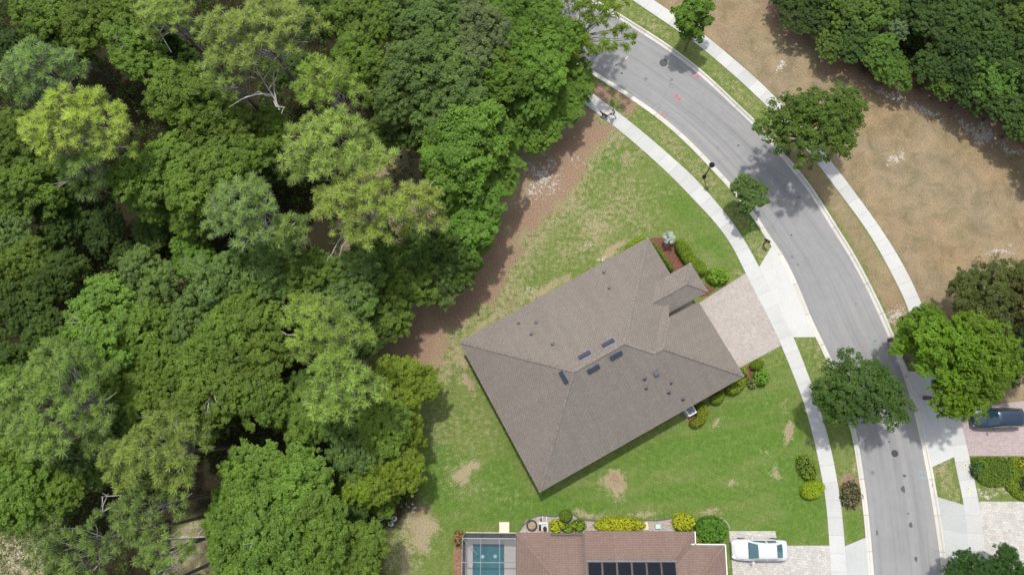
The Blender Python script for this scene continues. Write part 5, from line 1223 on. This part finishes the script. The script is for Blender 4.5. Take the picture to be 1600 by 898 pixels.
MB().box((-.2, .62, .15), (.14, .2, .3)).build('valve', MVENT, root)
q = P(1027.5, 821.5); root = empty('utility_box', q, 0, 'small pale cyan utility box in the gravel bed', 'utility box')
MB().box((0, 0, .14), (.40, .32, .26)).build('box', plain('cyan_box', (.35, .55, .53), .6), root); MB().box((0, 0, .285), (.44, .36, .03)).build('lid', plain('cyan_lid', (.42, .62, .60), .6), root)
q = P(1009, 821); root = empty('garden_stone', q, .1, 'pale yellow square stone at the end of the yellow hedge', 'stone')
MB().box((0, 0, .08), (.4, .62, .15)).build('block', plain('yellow_stone', (.62, .58, .32), .9, vary=.3, scale=9, bmp=.5), root)
for px, py, lab, s in [(616.3, 809.5, 'upper of two round white utility lids at the wood edge', .24), (611, 817.5, 'lower of two round white utility lids at the wood edge', .26)]:
    q = P(px, py); root = empty('access_cap', q, 0, lab, 'access cap', 'round lids at the wood edge')
    MB().lathe([(s, 0), (s, .16), (s * .88, .18), (s * .5, .18)], n=18).build('rim', plain('lid_white', (.6, .6, .58), .7), root)
    MB().lathe([(s * .48, .15), (s * .46, .2), (s * .2, .21)], n=14).build('cap', MVENT2, root)
mb = MB(); lg = [P(577, 815, .2), P(590, 814, .25), P(600, 808, .3), P(608, 800, .3)]
mb.tube(lg, [.16, .14, .12, .08], 7); tag(mb.build('fallen_log', MDEAD, smooth=True), 'pale fallen log beside the two round white lids', 'log')

# ---------------------------------------------------------------- cars
def grid_loft(sections, closed_ends=True):
    V = []; F = []; m_ = len(sections[0])
    for s in sections: V += s
    for i in range(len(sections) - 1):
        for j in range(m_ - 1): F.append((i * m_ + j, (i + 1) * m_ + j, (i + 1) * m_ + j + 1, i * m_ + j + 1))
    if closed_ends: F += [tuple(range(m_)), tuple(range(len(V) - 1, len(V) - m_ - 1, -1))]
    return V, F
def interp(tab, x): return float(np.interp(x, [t[0] for t in tab], [t[1] for t in tab]))
def make_car(loc, rz, label, paintm, glassm, wt, top, roofspan, rearbase, Lh=2.37, Wh=.90, beltz=.93, roofz=1.42, light=(.7, .72, .74)):
    """x runs from nose (-) to tail (+). roofspan = (front, rear) of the roof; windscreen base in 'top'"""
    root = empty('parked_car', loc, rz, label, 'car')
    wtab = [(-Lh, .62), (-Lh + .12, .76), (-Lh + .4, .86), (-1.2, Wh), (0, Wh), (1.3, Wh * .985), (Lh - .35, Wh * .93), (Lh - .1, .80), (Lh, .66)]
    sec = []
    for x in np.r_[np.linspace(-Lh, -Lh + .4, 6), np.linspace(-Lh + .6, Lh - .5, 18), np.linspace(Lh - .35, Lh, 6)]:
        w = interp(wtab, x); zt = interp(top, x); zb = .24 + .12 * max(0, abs(x) - (Lh - .3)); half = [(w * .90, zb), (w * .985, zb + .16), (w, .58), (w * .985, zt - .16), (w * .93, zt - .06), (w * .78, zt), (w * .4, zt + .025), (0, zt + .03)]
        sec.append([(x, y, z) for y, z in half] + [(x, -y, z) for y, z in half[::-1][1:]])
    V, F = grid_loft(sec); mb = MB().add(V, F)
    body = mb.build('body', paintm, root, smooth=True)
    MB().box((0, 0, .24), (Lh * 1.7, Wh * 1.7, .12)).build('underbody', MBLACK, root)
    # cabin shell: windscreen, roof, rear glass
    xb, xf, xr, xe_ = roofspan[0] - (roofspan[0] - top[2][0]), roofspan[0], roofspan[1], rearbase
    ctab = [(xb, beltz), (xf, roofz - .03), ((xf + xr) / 2, roofz), (xr, roofz - .03), (xe_, beltz + .04)]
    cw = [(xb, Wh * .83), (xf, Wh * .68), ((xf + xr) / 2, Wh * .68), (xr, Wh * .66), (xe_, Wh * .74)]
    sec = []
    for x in np.r_[np.linspace(xb, xf, 6), np.linspace(xf, xr, 7)[1:], np.linspace(xr, xe_, 6)[1:]]:
        zt = interp(ctab, x); w = interp(cw, x); bw = Wh * .90; half = [(bw, beltz - .05), (bw * .985, beltz), (w + (bw - w) * .12, zt - .07 if zt - beltz > .1 else beltz + .0), (w * .92, zt - .015 if zt - beltz > .1 else zt), (w * .5, zt + .02), (0, zt + .025)]
        sec.append([(x, y, z) for y, z in half] + [(x, -y, z) for y, z in half[::-1][1:]])
    V, F = grid_loft(sec); MB().add(V, F).build('cabin', paintm, root, smooth=True)
    def patch(name, x0, x1, k0, k1, mat, lift=.012):
        VV_, FF = [], []; xs_ = np.linspace(x0, x1, 6)
        for x in xs_:
            zt = interp(ctab, x) + .012 + lift; w = interp(cw, x)
            for f in np.linspace(-1, 1, 9): VV_.append((x, w * f * interp([(x0, k0), (x1, k1)], x), zt - .035 * f * f + .012))
        for i in range(5):
            for j in range(8): FF.append((i * 9 + j, (i + 1) * 9 + j, (i + 1) * 9 + j + 1, i * 9 + j + 1))
        FF = [tuple(reversed(f)) for f in FF] if x1 < x0 else FF
        return link(name, mesh(name, VV_, FF, mat, True), root)
    patch('windscreen', xb + .05, xf - .01, .95, .90, glassm)
    patch('rear_window', xr + .03, xe_ - .05, .86, .86, glassm)
    for sy in (-1, 1):
        for a, b_ in ((xf - .25, (xf + xr) / 2 - .05), ((xf + xr) / 2 + .03, xr + .12)):
            za = min(interp(ctab, a) - .1, roofz - .12); zb_ = min(interp(ctab, b_) - .1, roofz - .12)
            ya = lambda z: Wh * .90 - (z - beltz) / (roofz - beltz) * (Wh * .90 - Wh * .70) + .022
            Vq = [(a - .2 * (a < xf), sy * ya(beltz + .03), beltz + .03), (b_, sy * ya(beltz + .03), beltz + .03), (b_ - .05, sy * ya(zb_), zb_), (a + .12, sy * ya(za), za)]
            link('side_window', mesh('side_window', Vq, [(0, 1, 2, 3) if sy < 0 else (3, 2, 1, 0)], glassm), root)
        mr = MB(); mr.box((xb + .42, sy * (Wh + .09), beltz + .06), (.13, .2, .13), sy * -.3); mr.build('wing_mirror', paintm, root)
        MB().box((-Lh + .16, sy * .58, .66), (.3, .26, .13), sy * .45).build('headlight', m_glass_dark('headlight', light, .1), root)
        MB().box((Lh - .1, sy * .62, .72), (.14, .26, .14), -sy * .3).build('tail_light', plain('tail_red', (.3, .02, .02), .3), root)
        for x in (-1.42, 1.38):
            wh = MB()
            prof = [(.20, -.1), (.33, -.1), (.335, .1), (.20, .1)]; n_ = 20; Vw = []; Fw = []
            for rr, yy in prof:
                for t in range(n_): a = 2 * math.pi * t / n_; Vw.append((x + rr * math.cos(a), sy * (Wh - .11) + yy, .335 + rr * math.sin(a)))
            for i in range(3):
                for t in range(n_): Fw.append((i * n_ + t, i * n_ + (t + 1) % n_, (i + 1) * n_ + (t + 1) % n_, (i + 1) * n_ + t))
            ty = wh.add(Vw, Fw).build('wheel', MTYRE, root)
            rm = MB()
            for k in range(5): a = k * 2 * math.pi / 5; rm.box((x + math.cos(a) * .1, sy * (Wh - .03), .335 + math.sin(a) * .1), (.2, .02, .05), ax=(np.array([math.cos(a), 0, math.sin(a)]), np.array([0, 1.0, 0]), np.array([-math.sin(a), 0, math.cos(a)])))
            rm.build('rim', MRIM, ty)
    mb = MB().box((-Lh + .02, 0, .55), (.04, .7, .16)); mb.build('grille', MBLACK, root)
    zt_ = lambda x: interp(top, x) + .026
    for nm_s, pts in (('bonnet_gap', [(-Lh + .35, y) for y in (-.62, -.3, 0, .3, .62)]), ('bonnet_gap', [(-Lh + .35, .66), (-1.7, .74), (xb + .02, .74)]), ('bonnet_gap', [(-Lh + .35, -.66), (-1.7, -.74), (xb + .02, -.74)]), ('boot_gap', [(xe_ + .03, .62), (Lh - .12, .60)]), ('boot_gap', [(xe_ + .03, -.62), (Lh - .12, -.60)])):
        MB().tube([(x, y, zt_(x) - .012 - .035 * (abs(y) / .8) ** 2) for x, y in pts], .014, 4).build(nm_s, MBLACK, root)
    for y in (-.35, .15): MB().tube([(xb + .03, y, beltz + .05), (xb + .16, y + .45, beltz + .115)], .012, 4).build('wiper', MBLACK, root)
    MB().box((-Lh + .0, 0, .36), (.03, .42, .1)).build('number_plate', MWHITE, root) if False else None
    return root
topA = [(-2.37, .60), (-2.1, .76), (-1.08, .95), (.2, .97), (1.95, 1.02), (2.25, .98), (2.37, .80)]
gA = m_glass_dark('teal_glass', (.06, .135, .15)); gB = m_glass_dark('blue_glass', (.02, .05, .07))
q = P(1186.5, 858.5, .7); make_car((q[0], q[1], .046), R(0), 'white sedan parked on the grey paver driveway', m_paint('white_paint', (.60, .62, .64), 0), gA, None, topA, (-.28, 1.25), 1.93)
topB = [(-2.3, .70), (-2.0, .88), (-1.10, 1.02), (.2, 1.04), (1.95, 1.06), (2.2, 1.04), (2.3, .85)]
q = P(1560, 652.5, .9); make_car((q[0], q[1], .046), R(1), 'dark blue car under the yellow-green tree on the pink driveway', m_paint('navy_paint', (.018, .04, .075), .3), gB, None, topB, (-.40, 1.70), 2.05, Lh=2.12, Wh=.88, beltz=1.0, roofz=1.62)

# ---------------------------------------------------------------- person and dog
def skin(name, verts, edges, rad, mat, parent, sub=2):
    me = bpy.data.meshes.new(name); me.from_pydata(verts, edges, []); me.materials.append(mat)
    o = link(name, me, parent); bpy.context.view_layer.objects.active = o
    md = o.modifiers.new('skin', 'SKIN'); md.use_smooth_shade = True
    if not me.skin_vertices: me.skin_vertices.new() if hasattr(me.skin_vertices, 'new') else None
    for i, sv_ in enumerate(me.skin_vertices[0].data): sv_.radius = (rad[i], rad[i]) if not hasattr(rad[i], '__len__') else rad[i]; sv_.use_root = (i == 0)
    s2 = o.modifiers.new('sub', 'SUBSURF'); s2.levels = sub; s2.render_levels = sub
    dg = bpy.context.evaluated_depsgraph_get(); em = bpy.data.meshes.new_from_object(o.evaluated_get(dg)); o.modifiers.clear(); o.data = em; em.name = name
    em.materials.clear(); em.materials.append(mat); return o
SKIN = plain('skin', (.42, .26, .19), .6, vary=.05); HAIR = plain('dark_hair', (.015, .012, .01), .6)
SHIRT = plain('pale_shirt', (.60, .60, .70), .8, vary=.08); SHORTS = plain('dark_shorts', (.03, .035, .06), .8); SHOE = plain('dark_shoe', (.04, .04, .045), .6)
g = P(956, 183.5); px_dir = P(944, 176) - P(960, 186); rz = math.atan2(px_dir[1], px_dir[0])
man = empty('person', (g[0], g[1], .042), rz, 'dark-haired person in a pale shirt and dark shorts striding along the sidewalk', 'person')
# facing +x
J = dict(pel=(0, 0, .95), sp=(.02, 0, 1.18), ch=(.04, 0, 1.36), nk=(.05, 0, 1.5), hd=(.07, 0, 1.62), ht=(.07, 0, 1.70),
         hl=(0, .1, .92), kl=(.28, .11, .52), al=(.36, .11, .10), tl=(.50, .12, .05), hr=(0, -.1, .92), kr=(-.10, -.11, .50), ar=(-.42, -.11, .20), tr=(-.34, -.12, .06),
         sl=(.04, .19, 1.42), el=(-.12, .25, 1.18), wl=(.02, .27, .97), sr=(.04, -.19, 1.42), er=(.12, -.25, 1.18), wr=(.34, -.22, 1.08))
def skel(keys, chains, radii, name, mat, grow_=0.0):
    idx = {k: i for i, k in enumerate(keys)}
    return skin(name, [J[k] for k in keys], [(idx[a], idx[b_]) for a, b_ in chains], [radii[k] + grow_ for k in keys], mat, man)
rd = dict(pel=.135, sp=.115, ch=.125, nk=.055, hd=.088, ht=.075, hl=.09, kl=.058, al=.036, tl=.036, hr=.09, kr=.058, ar=.036, tr=.036, sl=.058, el=.042, wl=.030, sr=.058, er=.042, wr=.030)
skel(['pel', 'sp', 'ch', 'nk', 'hd', 'ht', 'hl', 'kl', 'al', 'tl', 'hr', 'kr', 'ar', 'tr', 'sl', 'el', 'wl', 'sr', 'er', 'wr'],
     [('pel', 'sp'), ('sp', 'ch'), ('ch', 'nk'), ('nk', 'hd'), ('hd', 'ht'), ('pel', 'hl'), ('hl', 'kl'), ('kl', 'al'), ('al', 'tl'), ('pel', 'hr'), ('hr', 'kr'), ('kr', 'ar'), ('ar', 'tr'), ('ch', 'sl'), ('sl', 'el'), ('el', 'wl'), ('ch', 'sr'), ('sr', 'er'), ('er', 'wr')], rd, 'body', SKIN)
skel(['ch', 'sp', 'pel', 'sl', 'sr', 'el', 'er'], [('ch', 'sp'), ('sp', 'pel'), ('ch', 'sl'), ('ch', 'sr'), ('sl', 'el'), ('sr', 'er')], rd, 'shirt', SHIRT, .022)
J2 = dict(J); J['kl2'] = tuple(np.array(J['hl']) * .35 + np.array(J['kl']) * .65); J['kr2'] = tuple(np.array(J['hr']) * .35 + np.array(J['kr']) * .65); rd['kl2'] = rd['kr2'] = .07
skel(['pel', 'hl', 'kl2', 'hr', 'kr2'], [('pel', 'hl'), ('hl', 'kl2'), ('pel', 'hr'), ('hr', 'kr2')], rd, 'shorts', SHORTS, .03)
for k in ('l', 'r'):
    a, b_ = J['a' + k], J['t' + k]; skin('shoe', [(a[0] - .03, a[1], a[2] - .04), (a[0] * .4 + b_[0] * .6, a[1], a[2] * .4 + b_[2] * .6), (b_[0] + .03, b_[1], b_[2])], [(0, 1), (1, 2)], [.052, .05, .042], SHOE, man)
    w_j = np.array(J['w' + k]); e_j = np.array(J['e' + k]); d = (w_j - e_j) / np.linalg.norm(w_j - e_j); sd_ = np.array([0, 1.0, 0]); vs = [tuple(w_j), tuple(w_j + d * .07)]; es = [(0, 1)]; rs = [.026, .032]
    for f in range(4):
        p1 = w_j + d * (.12) + sd_ * (f - 1.5) * .02; p2 = w_j + d * (.15 - .006 * abs(f - 1.5)) + sd_ * (f - 1.5) * .022 + np.array([0, 0, -.03]); vs += [tuple(p1), tuple(p2)]; es += [(1, len(vs) - 2), (len(vs) - 2, len(vs) - 1)]; rs += [.010, .008]
    vs += [tuple(w_j + d * .06 + sd_ * .05)]; es += [(1, len(vs) - 1)]; rs += [.010]
    skin('hand', vs, es, rs, SKIN, man, 1)
skin('hair', [(.045, 0, 1.66), (.02, 0, 1.74), (.09, 0, 1.745)], [(0, 1), (1, 2)], [.09, .09, .075], HAIR, man)
for sy in (-1, 1):
    MB().lathe([(.012, 0), (.012, .008)], (.155, sy * .032, 1.635), 8).build('eye', HAIR, man); MB().box((.07, sy * .092, 1.63), (.035, .018, .055)).build('ear', SKIN, man)
MB().box((.168, 0, 1.605), (.03, .022, .04)).build('nose', SKIN, man); MB().box((.155, 0, 1.565), (.01, .045, .010)).build('mouth', plain('lips', (.3, .1, .09)), man)
BLK = plain('black_fur', (.02, .02, .022), .9); 
g = P(943.5, 182.2); dog = empty('dog', (g[0], g[1], .042), rz + .08, 'black dog on a lead trotting beside the walking person', 'dog')
dv = [(-.34, 0, .50), (-.1, 0, .50), (.16, 0, .49), (.30, 0, .56), (.42, 0, .68), (.50, 0, .72), (.64, 0, .67),
      (.18, .09, .40), (.16, .10, .26), (.24, .10, .04), (.18, -.09, .40), (.22, -.10, .28), (.10, -.10, .05),
      (-.32, .09, .42), (-.22, .10, .30), (-.40, .10, .20), (-.34, .10, .04), (-.32, -.09, .42), (-.26, -.10, .30), (-.46, -.10, .22), (-.44, -.10, .05),
      (-.46, 0, .54), (-.66, 0, .66), (.29, .09, .025), (.15, -.10, .03)]
de = [(0, 1), (1, 2), (2, 3), (3, 4), (4, 5), (5, 6), (2, 7), (7, 8), (8, 9), (2, 10), (10, 11), (11, 12), (0, 13), (13, 14), (14, 15), (15, 16), (0, 17), (17, 18), (18, 19), (19, 20), (0, 21), (21, 22), (9, 23), (12, 24)]
dr = [.12, .115, .14, .09, .075, .075, .035, .06, .035, .025, .06, .035, .025, .075, .05, .03, .025, .075, .05, .03, .025, .035, .018, .025, .025]
dv = [tuple(np.array(v) * .82) for v in dv]; dr = [v * .85 for v in dr]
skin('body', dv, de, dr, BLK, dog)
for sy in (-1, 1): skin('ear', [(.385, sy * .045, .63), (.37, sy * .066, .69)], [(0, 1)], [.025, .01], BLK, dog, 1)
skin('chest_patch', [(.22, 0, .385), (.27, 0, .43)], [(0, 1)], [.072, .05], plain('white_fur', (.6, .6, .58)), dog, 1)
hand = Matrix.Rotation(rz, 3, 'Z') @ Vector((.46, -.22, 1.02)); a = np.array(man.location) + np.array(hand); nk_ = np.array(dog.location) + np.array(Matrix.Rotation(rz + .08, 3, 'Z') @ Vector((.30, 0, .59)))
mb = MB(); mid = (a + nk_) / 2 + np.array([0, 0, -.15]); mb.tube([a, mid, nk_], .012, 5); tag(mb.build('dog_lead', plain('lead_red', (.35, .12, .10))), 'thin lead between the walking person and the black dog', 'lead')
